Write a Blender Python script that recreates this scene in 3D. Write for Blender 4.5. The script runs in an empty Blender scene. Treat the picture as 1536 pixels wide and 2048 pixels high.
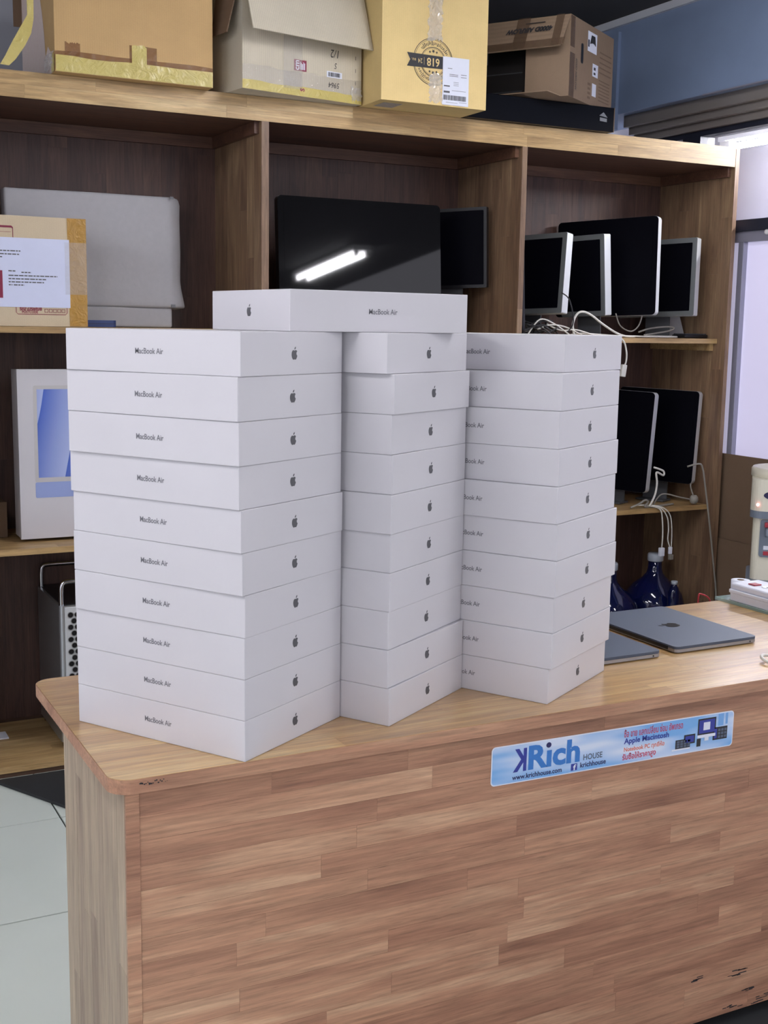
import bpy, bmesh, math, random
from mathutils import Vector, Matrix
R = math.radians
scn = bpy.context.scene
COL = scn.collection
random.seed(7)

# ------------------------------------------------------------------ camera
def build_camera():
    cd = bpy.data.cameras.new('camera')
    cd.sensor_fit = 'VERTICAL'; cd.sensor_height = 36.0
    cd.lens = 36.0 * 2424.1 / 2048.0
    cd.clip_start = 0.05; cd.clip_end = 60
    co = bpy.data.objects.new('camera', cd); COL.objects.link(co)
    p, r, a = R(8.7506), R(0.92287), R(27.4)
    fw = Vector((0, math.cos(p), -math.sin(p))); up0 = Vector((0, math.sin(p), math.cos(p))); rt0 = Vector((1, 0, 0))
    rt = math.cos(r) * rt0 + math.sin(r) * up0
    up = -math.sin(r) * rt0 + math.cos(r) * up0
    rot = Matrix.Rotation(-a, 3, 'Z')
    rt, up, fw = rot @ rt, rot @ up, rot @ fw
    m = Matrix((rt, up, -fw)).transposed().to_4x4()
    m.translation = (0, 0, 1.453)
    co.matrix_world = m
    scn.camera = co
build_camera()

# ------------------------------------------------------------------ world, light level
w = bpy.data.worlds.new('world'); scn.world = w; w.use_nodes = True
bg = w.node_tree.nodes['Background']
bg.inputs[0].default_value = (0.90, 0.89, 1.0, 1); bg.inputs[1].default_value = 0.72
vs = scn.view_settings
vs.view_transform = 'Standard'; vs.look = 'None'; vs.gamma = 1.0; vs.use_curve_mapping = False
vs.exposure = 0.68
TUBE_GLOW = 43.0         # emission strength of the fluorescent tubes
# (x, y) of the twin-tube fixtures on the ceiling; the last three are added fill
FIXTURES = [(-0.5, 1.15), (2.05, 2.45), (4.45, -1.6), (2.55, 0.3), (-1.8, 1.7), (0.9, -1.3)]

# ------------------------------------------------------------------ materials
MATS = {}
def nt_new(name):
    m = bpy.data.materials.new(name); m.use_nodes = True
    MATS[name] = m
    return m, m.node_tree, m.node_tree.nodes['Principled BSDF']

def srgb(r, g, b):
    f = lambda c: (c / 12.92) if c <= 0.04045 else ((c + 0.055) / 1.055) ** 2.4
    return (f(r / 255), f(g / 255), f(b / 255), 1)

def plain(name, col, rough=0.5, metal=0.0, spec=0.5, noise=0.0, nscale=20.0, coat=0.0, emit=0.0, bump=0.0, alpha=1.0, trans=0.0):
    m, t, b = nt_new(name)
    b.inputs['Base Color'].default_value = col
    b.inputs['Roughness'].default_value = rough
    b.inputs['Metallic'].default_value = metal
    b.inputs['Specular IOR Level'].default_value = spec
    b.inputs['Coat Weight'].default_value = coat
    b.inputs['Alpha'].default_value = alpha
    b.inputs['Transmission Weight'].default_value = trans
    if emit:
        b.inputs['Emission Color'].default_value = col; b.inputs['Emission Strength'].default_value = emit
    if noise or bump:
        tc = t.nodes.new('ShaderNodeNewGeometry')
        n = t.nodes.new('ShaderNodeTexNoise'); n.inputs['Scale'].default_value = nscale; n.inputs['Detail'].default_value = 5
        t.links.new(tc.outputs['Position'], n.inputs['Vector'])
        if noise:
            mr = t.nodes.new('ShaderNodeMapRange'); mr.inputs['To Min'].default_value = 1 - noise; mr.inputs['To Max'].default_value = 1 + noise
            t.links.new(n.outputs['Fac'], mr.inputs['Value'])
            mx = t.nodes.new('ShaderNodeVectorMath'); mx.operation = 'SCALE'; mx.inputs[0].default_value = col[:3]
            t.links.new(mr.outputs[0], mx.inputs['Scale']); t.links.new(mx.outputs[0], b.inputs['Base Color'])
        if bump:
            bp = t.nodes.new('ShaderNodeBump'); bp.inputs['Strength'].default_value = bump; bp.inputs['Distance'].default_value = 0.002
            t.links.new(n.outputs['Fac'], bp.inputs['Height']); t.links.new(bp.outputs[0], b.inputs['Normal'])
    return m

def wood(name, axis, cols, rough=0.45, coat=0.0, across=55.0, crough=0.15):
    """glued-stave timber: every stave is its own object, so Object Info > Random tints it; grain runs along axis"""
    m, t, b = nt_new(name)
    N, L = t.nodes.new, t.links.new
    geo = N('ShaderNodeNewGeometry'); oi = N('ShaderNodeObjectInfo')
    off = N('ShaderNodeMath'); off.operation = 'MULTIPLY'; off.inputs[1].default_value = 37.0
    L(oi.outputs['Random'], off.inputs[0])
    cmb = N('ShaderNodeCombineXYZ')
    for i in range(3): L(off.outputs[0], cmb.inputs[i])
    add = N('ShaderNodeVectorMath'); add.operation = 'ADD'
    L(geo.outputs['Position'], add.inputs[0]); L(cmb.outputs[0], add.inputs[1])
    def mapped(along, cross):
        sc = N('ShaderNodeVectorMath'); sc.operation = 'MULTIPLY'
        v = [cross] * 3; v['xyz'.index(axis)] = along
        sc.inputs[1].default_value = v
        L(add.outputs[0], sc.inputs[0]); return sc.outputs[0]
    # broad figure
    n1 = N('ShaderNodeTexNoise'); n1.inputs['Scale'].default_value = 1; n1.inputs['Detail'].default_value = 3; n1.inputs['Distortion'].default_value = 1.6
    L(mapped(2.2, 16.0), n1.inputs['Vector'])
    # fine grain
    n2 = N('ShaderNodeTexNoise'); n2.inputs['Scale'].default_value = 1; n2.inputs['Detail'].default_value = 6; n2.inputs['Roughness'].default_value = 0.7
    L(mapped(7.0, across * 3.2), n2.inputs['Vector'])
    # short dark pores
    n3 = N('ShaderNodeTexNoise'); n3.inputs['Scale'].default_value = 1; n3.inputs['Detail'].default_value = 2
    L(mapped(24.0, across * 9), n3.inputs['Vector'])
    ramp = N('ShaderNodeValToRGB'); el = ramp.color_ramp.elements
    el[0].position = 0.0; el[0].color = cols[0]
    el[1].position = 1.0; el[1].color = cols[-1]
    for i, c in enumerate(cols[1:-1]):
        e = el.new((i + 1) / (len(cols) - 1)); e.color = c
    # stave tint + figure
    mix = N('ShaderNodeMath'); mix.operation = 'MULTIPLY_ADD'; mix.inputs[1].default_value = 0.45
    L(oi.outputs['Random'], mix.inputs[0])
    s1 = N('ShaderNodeMapRange'); s1.inputs['From Min'].default_value = 0.25; s1.inputs['From Max'].default_value = 0.75
    s1.inputs['To Min'].default_value = -0.10; s1.inputs['To Max'].default_value = 0.66
    L(n1.outputs['Fac'], s1.inputs['Value']); L(s1.outputs[0], mix.inputs[2])
    L(mix.outputs[0], ramp.inputs['Fac'])
    g = N('ShaderNodeMapRange'); g.inputs['From Min'].default_value = 0.3; g.inputs['From Max'].default_value = 0.7
    g.inputs['To Min'].default_value = 0.66; g.inputs['To Max'].default_value = 1.24
    L(n2.outputs['Fac'], g.inputs['Value'])
    g3 = N('ShaderNodeMapRange'); g3.inputs['From Min'].default_value = 0.62; g3.inputs['From Max'].default_value = 0.78
    g3.inputs['To Min'].default_value = 1.0; g3.inputs['To Max'].default_value = 0.62
    L(n3.outputs['Fac'], g3.inputs['Value'])
    mm = N('ShaderNodeMath'); mm.operation = 'MULTIPLY'; L(g.outputs[0], mm.inputs[0]); L(g3.outputs[0], mm.inputs[1])
    out = N('ShaderNodeVectorMath'); out.operation = 'SCALE'
    L(ramp.outputs[0], out.inputs[0]); L(mm.outputs[0], out.inputs['Scale'])
    L(out.outputs[0], b.inputs['Base Color'])
    b.inputs['Roughness'].default_value = rough
    b.inputs['Coat Weight'].default_value = coat; b.inputs['Coat Roughness'].default_value = crough
    bp = N('ShaderNodeBump'); bp.inputs['Strength'].default_value = 0.12; bp.inputs['Distance'].default_value = 0.001
    L(n2.outputs['Fac'], bp.inputs['Height']); L(bp.outputs[0], b.inputs['Normal'])
    return m

def cardboard(name, col, flute='z', fl=0.05):
    m, t, b = nt_new(name)
    N, L = t.nodes.new, t.links.new
    tc = N('ShaderNodeTexCoord')
    n = N('ShaderNodeTexNoise'); n.inputs['Scale'].default_value = 7; n.inputs['Detail'].default_value = 8; n.inputs['Roughness'].default_value = 0.65
    L(tc.outputs['Object'], n.inputs['Vector'])
    wv = N('ShaderNodeTexWave'); wv.wave_type = 'BANDS'; wv.bands_direction = 'X'; wv.inputs['Scale'].default_value = 45; wv.inputs['Distortion'].default_value = 0.6
    L(tc.outputs['Object'], wv.inputs['Vector'])
    n2 = N('ShaderNodeTexNoise'); n2.inputs['Scale'].default_value = 350; n2.inputs['Detail'].default_value = 2
    L(tc.outputs['Object'], n2.inputs['Vector'])
    a = N('ShaderNodeMapRange'); a.inputs['To Min'].default_value = 0.84; a.inputs['To Max'].default_value = 1.14; L(n.outputs['Fac'], a.inputs['Value'])
    c = N('ShaderNodeMapRange'); c.inputs['To Min'].default_value = 1 - fl; c.inputs['To Max'].default_value = 1 + fl; L(wv.outputs['Fac'], c.inputs['Value'])
    e = N('ShaderNodeMapRange'); e.inputs['To Min'].default_value = 0.9; e.inputs['To Max'].default_value = 1.1; L(n2.outputs['Fac'], e.inputs['Value'])
    m1 = N('ShaderNodeMath'); m1.operation = 'MULTIPLY'; L(a.outputs[0], m1.inputs[0]); L(c.outputs[0], m1.inputs[1])
    m2 = N('ShaderNodeMath'); m2.operation = 'MULTIPLY'; L(m1.outputs[0], m2.inputs[0]); L(e.outputs[0], m2.inputs[1])
    o = N('ShaderNodeVectorMath'); o.operation = 'SCALE'; o.inputs[0].default_value = col[:3]; L(m2.outputs[0], o.inputs['Scale'])
    L(o.outputs[0], b.inputs['Base Color']); b.inputs['Roughness'].default_value = 0.8; b.inputs['Specular IOR Level'].default_value = 0.25
    bp = N('ShaderNodeBump'); bp.inputs['Strength'].default_value = min(0.15, fl * 2.5); bp.inputs['Distance'].default_value = 0.0015
    L(wv.outputs['Fac'], bp.inputs['Height']); L(bp.outputs[0], b.inputs['Normal'])
    return m

def tape_mat(name, col, alpha, rough=0.18, scale=22, dist=0.006):
    """crinkled packing tape"""
    m, t, b = nt_new(name)
    N, L = t.nodes.new, t.links.new
    tc = N('ShaderNodeTexCoord')
    n = N('ShaderNodeTexNoise'); n.inputs['Scale'].default_value = scale; n.inputs['Detail'].default_value = 4; n.inputs['Distortion'].default_value = 2.5
    L(tc.outputs['Object'], n.inputs['Vector'])
    bp = N('ShaderNodeBump'); bp.inputs['Strength'].default_value = 0.9; bp.inputs['Distance'].default_value = dist
    L(n.outputs['Fac'], bp.inputs['Height']); L(bp.outputs[0], b.inputs['Normal'])
    b.inputs['Base Color'].default_value = col; b.inputs['Roughness'].default_value = rough; b.inputs['Alpha'].default_value = alpha
    return m

# timber tones
WX = wood('counter_front_timber', 'x', [srgb(146, 104, 82), srgb(168, 124, 98), srgb(182, 139, 110), srgb(202, 164, 132)], 0.5)
WXt = wood('counter_top_timber', 'x', [srgb(156, 116, 68), srgb(182, 140, 84), srgb(198, 158, 98), srgb(212, 178, 118)], 0.4, coat=1.0, crough=0.24)
WZs = wood('counter_side_timber', 'z', [srgb(136, 116, 98), srgb(156, 137, 117), srgb(171, 153, 130), srgb(186, 168, 142)], 0.5)
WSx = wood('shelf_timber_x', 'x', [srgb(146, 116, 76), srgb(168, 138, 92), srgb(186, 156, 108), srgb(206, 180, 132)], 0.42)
WSz = wood('shelf_timber_z', 'z', [srgb(106, 82, 64), srgb(124, 98, 76), srgb(140, 114, 88), srgb(164, 138, 106)], 0.42)  # uprights toned below the boards, bay shade included in the colour
WSb = wood('shelf_shaded_back', 'z', [srgb(66, 46, 42), srgb(78, 55, 49), srgb(88, 63, 54), srgb(106, 78, 64)], 0.5)  # same shelf wood with the deep shade of the bays mixed in
WSd = wood('shelf_shaded_soffit', 'x', [srgb(80, 54, 42), srgb(94, 64, 50), srgb(106, 74, 56), srgb(124, 90, 66)], 0.5)  # shelf wood again, the shade under the top worked into its tones
plain('timber_core', srgb(84, 60, 44), 0.6, noise=0.15)
plain('dark_plinth', srgb(30, 26, 26), 0.7)
# paper / cartons
plain('carton_white', (0.63, 0.62, 0.65, 1), 0.42, noise=0.025, nscale=9, spec=0.4)
plain('print_grey', srgb(84, 84, 88), 0.5)
plain('print_mid', srgb(106, 106, 112), 0.5)
plain('print_black', srgb(40, 40, 44), 0.6)
plain('print_maroon', srgb(128, 30, 62), 0.6)
plain('paper_white', srgb(226, 230, 242), 0.55, noise=0.05, nscale=30)
plain('paper_lilac', srgb(206, 212, 236), 0.4, noise=0.06, nscale=14, bump=0.4)
cardboard('card_tan', srgb(192, 160, 112), fl=0.015)
cardboard('card_grey', srgb(200, 192, 172), fl=0.07)
cardboard('card_gold', srgb(228, 202, 142), fl=0.02)
cardboard('card_brown', srgb(136, 116, 96))
cardboard('card_parcel', srgb(200, 184, 156), fl=0.008)
cardboard('card_dull', srgb(112, 92, 74), fl=0.02)
tape_mat('tape_yellow', srgb(214, 198, 120), 0.82)
tape_mat('tape_amber', srgb(178, 136, 62), 0.9)
tape_mat('tape_clear', srgb(224, 220, 214), 0.14, 0.1)
tape_mat('tape_foil', srgb(228, 228, 232), 0.5, 0.08, 70, 0.012)
plain('tape_gloss', srgb(232, 230, 226), 0.06, alpha=0.42, spec=1.0)
tape_mat('lit_side_pale', srgb(236, 218, 208), 0.85, 0.3)  # pale tone for the lit left side of the tan carton
tape_mat('tape_dull', srgb(112, 90, 72), 0.4, 0.3)
tape_mat('tape_brown', srgb(150, 104, 62), 0.42, 0.3)
# metals, plastics
plain('aluminium', srgb(188, 192, 196), 0.32, metal=0.85)
plain('aluminium_pale', srgb(222, 226, 228), 0.4, metal=0.35)
plain('chrome', srgb(205, 207, 210), 0.15, metal=1.0)
plain('screen_glass', (0.003, 0.003, 0.004, 1), 0.03, spec=0.6)
plain('screen_matte', (0.002, 0.002, 0.004, 1), 0.4, spec=0.03)
plain('black_plastic', (0.008, 0.008, 0.010, 1), 0.35, spec=0.4)
plain('carton_black', (0.003, 0.0035, 0.006, 1), 0.25, spec=0.12)
plain('bezel_grey', srgb(104, 108, 108), 0.45, metal=0.3)
plain('stand_grey', srgb(84, 86, 90), 0.45, metal=0.3)
plain('grey_plastic', srgb(110, 112, 118), 0.45)
plain('laptop_grey', srgb(78, 88, 106), 0.5, metal=0.35)
plain('logo_black', (0.003, 0.003, 0.004, 1), 0.4, spec=0.08)
plain('laptop_edge', srgb(150, 150, 154), 0.3, metal=0.8)
plain('laptop_base', srgb(60, 62, 68), 0.45, metal=0.3)
plain('cable_white', srgb(216, 214, 206), 0.45)
plain('cable_grey', srgb(140, 136, 128), 0.5)
plain('cable_black', (0.012, 0.012, 0.014, 1), 0.45)
plain('cable_red', srgb(170, 44, 52), 0.45)
plain('foam_sheet', srgb(176, 176, 180), 0.85, noise=0.06, nscale=60, bump=0.25)
plain('rubber_black', srgb(36, 38, 40), 0.75, noise=0.25, nscale=8)
plain('dispenser_cream', srgb(222, 218, 200), 0.35)
plain('dispenser_grey', srgb(112, 122, 136), 0.4)
plain('logo_navy', srgb(40, 40, 78), 0.4)
plain('logo_red', srgb(158, 52, 66), 0.4)
plain('led_glow', (1.0, 0.35, 0.35, 1), 0.3, emit=3.0)
plain('jug_blue', (0.003, 0.006, 0.045, 1), 0.08, spec=0.7)
plain('jug_cap', srgb(176, 184, 196), 0.45)
plain('case_blue', srgb(48, 66, 118), 0.45)
# building
plain('wall_paint', srgb(172, 174, 182), 0.85, noise=0.05, nscale=3)
plain('ceiling_paint', srgb(66, 66, 68), 0.85, noise=0.08, nscale=2)
plain('beam_paint', srgb(134, 152, 182), 0.5, noise=0.12, nscale=5)
plain('dark_panel', srgb(66, 66, 68), 0.8, noise=0.1, nscale=3)
plain('beam_trim', srgb(214, 218, 226), 0.5)
plain('rail_bronze', srgb(150, 144, 140), 0.4, metal=0.4)
plain('frame_dark', srgb(34, 38, 52), 0.45)
plain('frame_alu', srgb(150, 150, 166), 0.4, metal=0.3)
plain('floor_tile', srgb(222, 231, 222), 0.3, noise=0.05, nscale=4)
plain('grout', srgb(40, 43, 42), 0.9)
plain('corridor_white', srgb(126, 124, 138), 0.8)
plain('frosted_pane', srgb(212, 208, 236), 0.25, emit=0.30)
plain('clear_glass', (1, 1, 1, 1), 0.02, alpha=0.12)
plain('glass_sheet', srgb(196, 226, 218), 0.05, alpha=0.45)
plain('tube_glow', (0.97, 0.96, 1.0, 1), 0.4, emit=TUBE_GLOW)
plain('tube_bright', (0.97, 0.96, 1.0, 1), 0.4, emit=TUBE_GLOW * 3.7)
plain('fixture_white', srgb(214, 214, 216), 0.5)

# ------------------------------------------------------------------ mesh helpers
def link(name, me, parent=None, mats=(), M=None):
    o = bpy.data.objects.new(name, me); COL.objects.link(o)
    if me is not None:
        for m in (mats if isinstance(mats, (list, tuple)) else [mats]):
            me.materials.append(MATS[m] if isinstance(m, str) else m)
    if parent: o.parent = parent
    if M is not None: o.matrix_local = M
    return o

def from_bm(name, bm, mat, parent=None, M=None, smooth=False):
    me = bpy.data.meshes.new(name)
    bmesh.ops.recalc_face_normals(bm, faces=bm.faces[:])
    if smooth:
        for f in bm.faces: f.smooth = True
    bm.to_mesh(me); bm.free()
    return link(name, me, parent, mat, M)

def thing(name, label, cat, loc=(0, 0, 0), rz=0.0, group=None):
    o = bpy.data.objects.new(name, None); COL.objects.link(o)
    o.empty_display_size = 0.05
    o.location = loc; o.rotation_euler = (0, 0, rz)
    return tag(o, label, cat, group)

def tag(o, label, cat, group=None):
    o['label'] = label; o['category'] = cat
    if group: o['group'] = group
    return o

def struct(o):
    o['kind'] = 'structure'; return o

def bm_box(bm, x0, x1, y0, y1, z0, z1, bev=0.0, seg=2):
    r = bmesh.ops.create_cube(bm, size=1.0)
    vs_ = r['verts']
    for v in vs_:
        v.co = Vector(((x0 + x1) / 2 + v.co.x * (x1 - x0), (y0 + y1) / 2 + v.co.y * (y1 - y0), (z0 + z1) / 2 + v.co.z * (z1 - z0)))
    if bev:
        es = list({e for v in vs_ for e in v.link_edges})
        bmesh.ops.bevel(bm, geom=es, offset=bev, segments=seg, profile=0.5, affect='EDGES')

def box(name, mat, b, parent=None, bev=0.0, M=None, seg=2):
    bm = bmesh.new(); bm_box(bm, *b, bev=bev, seg=seg)
    return from_bm(name, bm, mat, parent, M, smooth=False)

def boxes(name, mat, bl, parent=None, M=None, bev=0.0):
    bm = bmesh.new()
    for b in bl: bm_box(bm, *b, bev=bev)
    return from_bm(name, bm, mat, parent, M)

def rounded_rect(w, h, r, seg=6, cx=0, cy=0):
    pts = []
    for (sx, sy, a0) in ((1, 1, 0), (-1, 1, 90), (-1, -1, 180), (1, -1, 270)):
        for i in range(seg + 1):
            a = R(a0 + 90 * i / seg)
            pts.append((cx + sx * (w / 2 - r) + r * math.cos(a), cy + sy * (h / 2 - r) + r * math.sin(a)))
    return pts

def bm_prism(bm, pts, z0, z1):
    lo = [bm.verts.new((x, y, z0)) for x, y in pts]; hi = [bm.verts.new((x, y, z1)) for x, y in pts]
    bm.faces.new(lo[::-1]); bm.faces.new(hi)
    n = len(pts)
    for i in range(n): bm.faces.new((lo[i], lo[(i + 1) % n], hi[(i + 1) % n], hi[i]))

def prism(name, mat, pts, z0, z1, parent=None, M=None):
    bm = bmesh.new(); bm_prism(bm, pts, z0, z1)
    return from_bm(name, bm, mat, parent, M)

def frame(o, u, v):
    """matrix whose x,y axes are u,v and whose z is the outward normal"""
    u = Vector(u).normalized(); v = Vector(v); v = (v - u * v.dot(u)).normalized(); n = u.cross(v)
    m = Matrix((u, v, n)).transposed().to_4x4(); m.translation = Vector(o)
    return m

def smooth_pts(P, n=6):
    """Catmull-Rom through P"""
    P = [Vector(p) for p in P]; out = []
    for i in range(len(P) - 1):
        p0 = P[max(i - 1, 0)]; p1 = P[i]; p2 = P[i + 1]; p3 = P[min(i + 2, len(P) - 1)]
        for k in range(n):
            t = k / n
            out.append(0.5 * ((2 * p1) + (p2 - p0) * t + (2 * p0 - 5 * p1 + 4 * p2 - p3) * t * t + (3 * p1 - p0 - 3 * p2 + p3) * t ** 3))
    out.append(P[-1]); return out

def bm_tube(bm, P, r, seg=8, cap=True):
    P = [Vector(p) for p in P]; rings = []
    t = (P[1] - P[0]).normalized(); nrm = t.orthogonal().normalized()
    for i, p in enumerate(P):
        t2 = (P[min(i + 1, len(P) - 1)] - P[max(i - 1, 0)]).normalized()
        nrm = (nrm - t2 * nrm.dot(t2)).normalized(); bi = t2.cross(nrm)
        rr = r[i] if isinstance(r, (list, tuple)) else r
        rings.append([bm.verts.new(p + (nrm * math.cos(2 * math.pi * k / seg) + bi * math.sin(2 * math.pi * k / seg)) * rr) for k in range(seg)])
    for a, b in zip(rings, rings[1:]):
        for k in range(seg): bm.faces.new((a[k], a[(k + 1) % seg], b[(k + 1) % seg], b[k]))
    if cap: bm.faces.new(rings[0][::-1]); bm.faces.new(rings[-1])

def tube(name, mat, P, r, parent=None, n=6, seg=8, M=None):
    bm = bmesh.new(); bm_tube(bm, smooth_pts(P, n) if n > 1 else P, r, seg)
    return from_bm(name, bm, mat, parent, M, smooth=True)

def lathe(name, mat, prof, parent=None, seg=28, M=None):
    bm = bmesh.new(); rings = []
    for r, z in prof:
        rings.append([bm.verts.new((r * math.cos(2 * math.pi * k / seg), r * math.sin(2 * math.pi * k / seg), z)) for k in range(seg)])
    for a, b in zip(rings, rings[1:]):
        for k in range(seg): bm.faces.new((a[k], a[(k + 1) % seg], b[(k + 1) % seg], b[k]))
    bm.faces.new(rings[0][::-1]); bm.faces.new(rings[-1])
    o = from_bm(name, bm, mat, parent, M, smooth=True)
    return o

_tcache = {}
def text_mesh(s, size, bold=0.0, sx=1.0, align='CENTER', space=1.0, shear=0.0):
    key = (s, size, bold, sx, align, space, shear)
    if key in _tcache: return _tcache[key]
    cu = bpy.data.curves.new('lettering', 'FONT'); cu.body = s; cu.size = size; cu.offset = bold
    cu.align_x = align; cu.align_y = 'CENTER'; cu.space_character = space; cu.shear = shear; cu.resolution_u = 3
    to = bpy.data.objects.new('lettering_source', cu); COL.objects.link(to)
    bpy.context.view_layer.update()
    dg = bpy.context.evaluated_depsgraph_get()
    me = bpy.data.meshes.new_from_object(to.evaluated_get(dg))
    bpy.data.objects.remove(to); bpy.data.curves.remove(cu)
    me.materials.clear()
    if sx != 1.0:
        for v in me.vertices: v.co.x *= sx
    me.name = 'lettering'
    _tcache[key] = me
    return me

def text(name, s, size, mat, parent, M, x=0, y=0, lift=0.0006, rot=0.0, **kw):
    me = text_mesh(s, size, **kw)
    if me.materials and me.materials[0] != MATS[mat]: me = me.copy(); me.materials.clear()
    o = bpy.data.objects.new(name, me); COL.objects.link(o)
    if not me.materials: me.materials.append(MATS[mat])
    o.parent = parent
    o.matrix_local = M @ Matrix.Translation((x, y, lift)) @ Matrix.Rotation(rot, 4, 'Z')
    return o

def flat(name, mat, rects, parent, M, lift=0.0004, th=0.0003):
    """flat print or label: rectangles (x0,x1,y0,y1) in the plane of frame M, with a sliver of thickness"""
    return boxes(name, mat, [(a, b, c, d, lift, lift + th) for a, b, c, d in rects], parent, M)

UNIT = bpy.data.meshes.new('stave')
_bm = bmesh.new(); bmesh.ops.create_cube(_bm, size=1.0); _bm.to_mesh(UNIT); _bm.free()
_ustave = {}
def unit_mesh(mat):
    if mat.name not in _ustave:
        me = UNIT.copy(); me.name = 'stave'; me.materials.append(mat); _ustave[mat.name] = me
    return _ustave[mat.name]

def staves(parent, mat, o, u, v, n, ul, vl, th, row, lens, gap=0.0003, rnd=None, jitter=0.0003, name='stave'):
    """cover a panel with staves running along u; rows stacked along v; n is the outward normal"""
    rnd = rnd or random
    o, u, v, n = Vector(o), Vector(u), Vector(v), Vector(n)
    me = unit_mesh(mat)
    rows = max(1, round(vl / row)); rh = vl / rows
    for j in range(rows):
        p = -rnd.random() * lens[0] * 0.9
        while p < ul - 1e-6:
            q = p + rnd.uniform(*lens)
            if ul - q < 0.06: q = ul
            a, b = max(p, 0), min(q, ul)
            if b - a > 1e-4:
                t = th + rnd.random() * jitter
                c = o + u * ((a + b) / 2) + v * ((j + 0.5) * rh) + n * (t / 2)
                ob = bpy.data.objects.new(name, me); COL.objects.link(ob); ob.parent = parent
                m = Matrix((u * (b - a - gap), v * (rh - gap), n * t)).transposed().to_4x4(); m.translation = c
                ob.matrix_local = m
            p = q

X, Y, Z = Vector((1, 0, 0)), Vector((0, 1, 0)), Vector((0, 0, 1))

# ================================================================== THE SETTING
floor = struct(box('floor', 'grout', (-2.6, 5.2, -3.2, 5.0, -0.12, -0.006)))
tile_me = bpy.data.meshes.new('tile'); _bm = bmesh.new(); bm_box(_bm, -0.2972, 0.2972, -0.2932, 0.2932, -0.008, 0.0, bev=0.0006, seg=1); _bm.to_mesh(tile_me); _bm.free(); tile_me.materials.append(MATS['floor_tile'])
for i in range(-3, 6):
    for j in range(-5, 4):
        t = bpy.data.objects.new('tile', tile_me); COL.objects.link(t); t.parent = floor
        t.location = (0.73 + 0.6 * i + 0.3, 3.16 + 0.592 * j, 0)
wall_back = struct(box('wall_back', 'wall_paint', (-2.6, 5.2, 4.90, 5.0, 0, 2.80)))
ceiling = struct(box('ceiling', 'ceiling_paint', (-2.6, 5.2, -3.2, 5.0, 2.80, 2.90)))

struct(box('trim_3', 'dark_panel', (2.0, 3.45, 4.88, 4.899, 1.9, 2.799)))
# right partition: glazed above, a painted roller-shutter box over it
beam = struct(box('trim_1', 'beam_paint', (3.47, 3.75, 2.2, 4.90, 2.395, 2.775), bev=0.004))
box('corner_seam', 'beam_paint', (3.455, 3.472, 4.50, 4.53, 2.33, 2.745), beam)
box('top_strip', 'beam_trim', (3.452, 3.48, 2.2, 4.90, 2.768, 2.799), beam)
box('worn_edge', 'frame_alu', (3.466, 3.475, 2.2, 3.95, 2.392, 2.397), beam)
rail = struct(boxes('trim_2', 'rail_bronze', [(3.52, 3.72, 2.2, 4.52, 2.345, 2.396), (3.55, 3.72, 2.2, 4.52, 2.315, 2.345), (3.58, 3.72, 2.2, 4.52, 2.285, 2.315)], bev=0.002))
window_1 = struct(boxes('window_1', 'frame_dark', [(3.60, 3.68, 2.2, 4.52, 2.262, 2.286), (3.60, 3.68, 2.2, 4.52, 1.855, 1.90), (3.60, 3.68, 4.10, 4.21, 1.90, 2.262), (3.60, 3.68, 2.2, 2.28, 0, 2.286)]))
box('pane', 'clear_glass', (3.638, 3.642, 2.28, 4.10, 1.90, 2.262), window_1)
box('pane', 'clear_glass', (3.638, 3.642, 4.21, 4.52, 1.90, 2.262), window_1)
box('door_rail', 'frame_alu', (3.612, 3.66, 2.28, 4.52, 1.812, 1.855), window_1, bev=0.002)
box('frosted_pane', 'frosted_pane', (3.635, 3.645, 2.28, 3.82, 0.0, 1.812), window_1)
box('frosted_pane', 'frosted_pane', (3.635, 3.645, 3.85, 4.52, 0.0, 1.812), window_1)
box('door_stile', 'frame_alu', (3.612, 3.66, 3.82, 3.85, 0.0, 1.812), window_1, bev=0.002)
lathe('pivot_cap', 'fixture_white', [(0.0005, 0), (0.011, 0.001), (0.012, 0.006), (0.008, 0.012), (0.0005, 0.013)], window_1, seg=14, M=frame((3.612, 3.69, 1.845), (0, 1, 0), (0, 0, 1)) @ Matrix.Rotation(math.pi, 4, 'X'))
struct(box('wall_right', 'corridor_white', (4.30, 4.36, 2.2, 4.89, 0, 2.79)))
cl = thing('fluorescent_lamp', 'white fluorescent tube shining behind the high glass pane at the right edge', 'lamp', (3.95, 3.55, 2.30))
tube('glass_tube', 'tube_bright', [(0, -0.6, -0.03), (0, 0.74, -0.03)], 0.014, cl, n=1, seg=10)
box('housing', 'fixture_white', (-0.03, 0.03, -0.66, 0.80, -0.005, 0.04), cl, bev=0.003)
for yy in (-0.4, 0.5): tube('hanger', 'fixture_white', [(0, yy, 0.03), (0, yy, 0.50)], 0.004, cl, n=1)
for yy in (-0.63, 0.77): box('socket', 'fixture_white', (-0.016, 0.016, yy - 0.03, yy + 0.03, -0.05, 0.0), cl)

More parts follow.
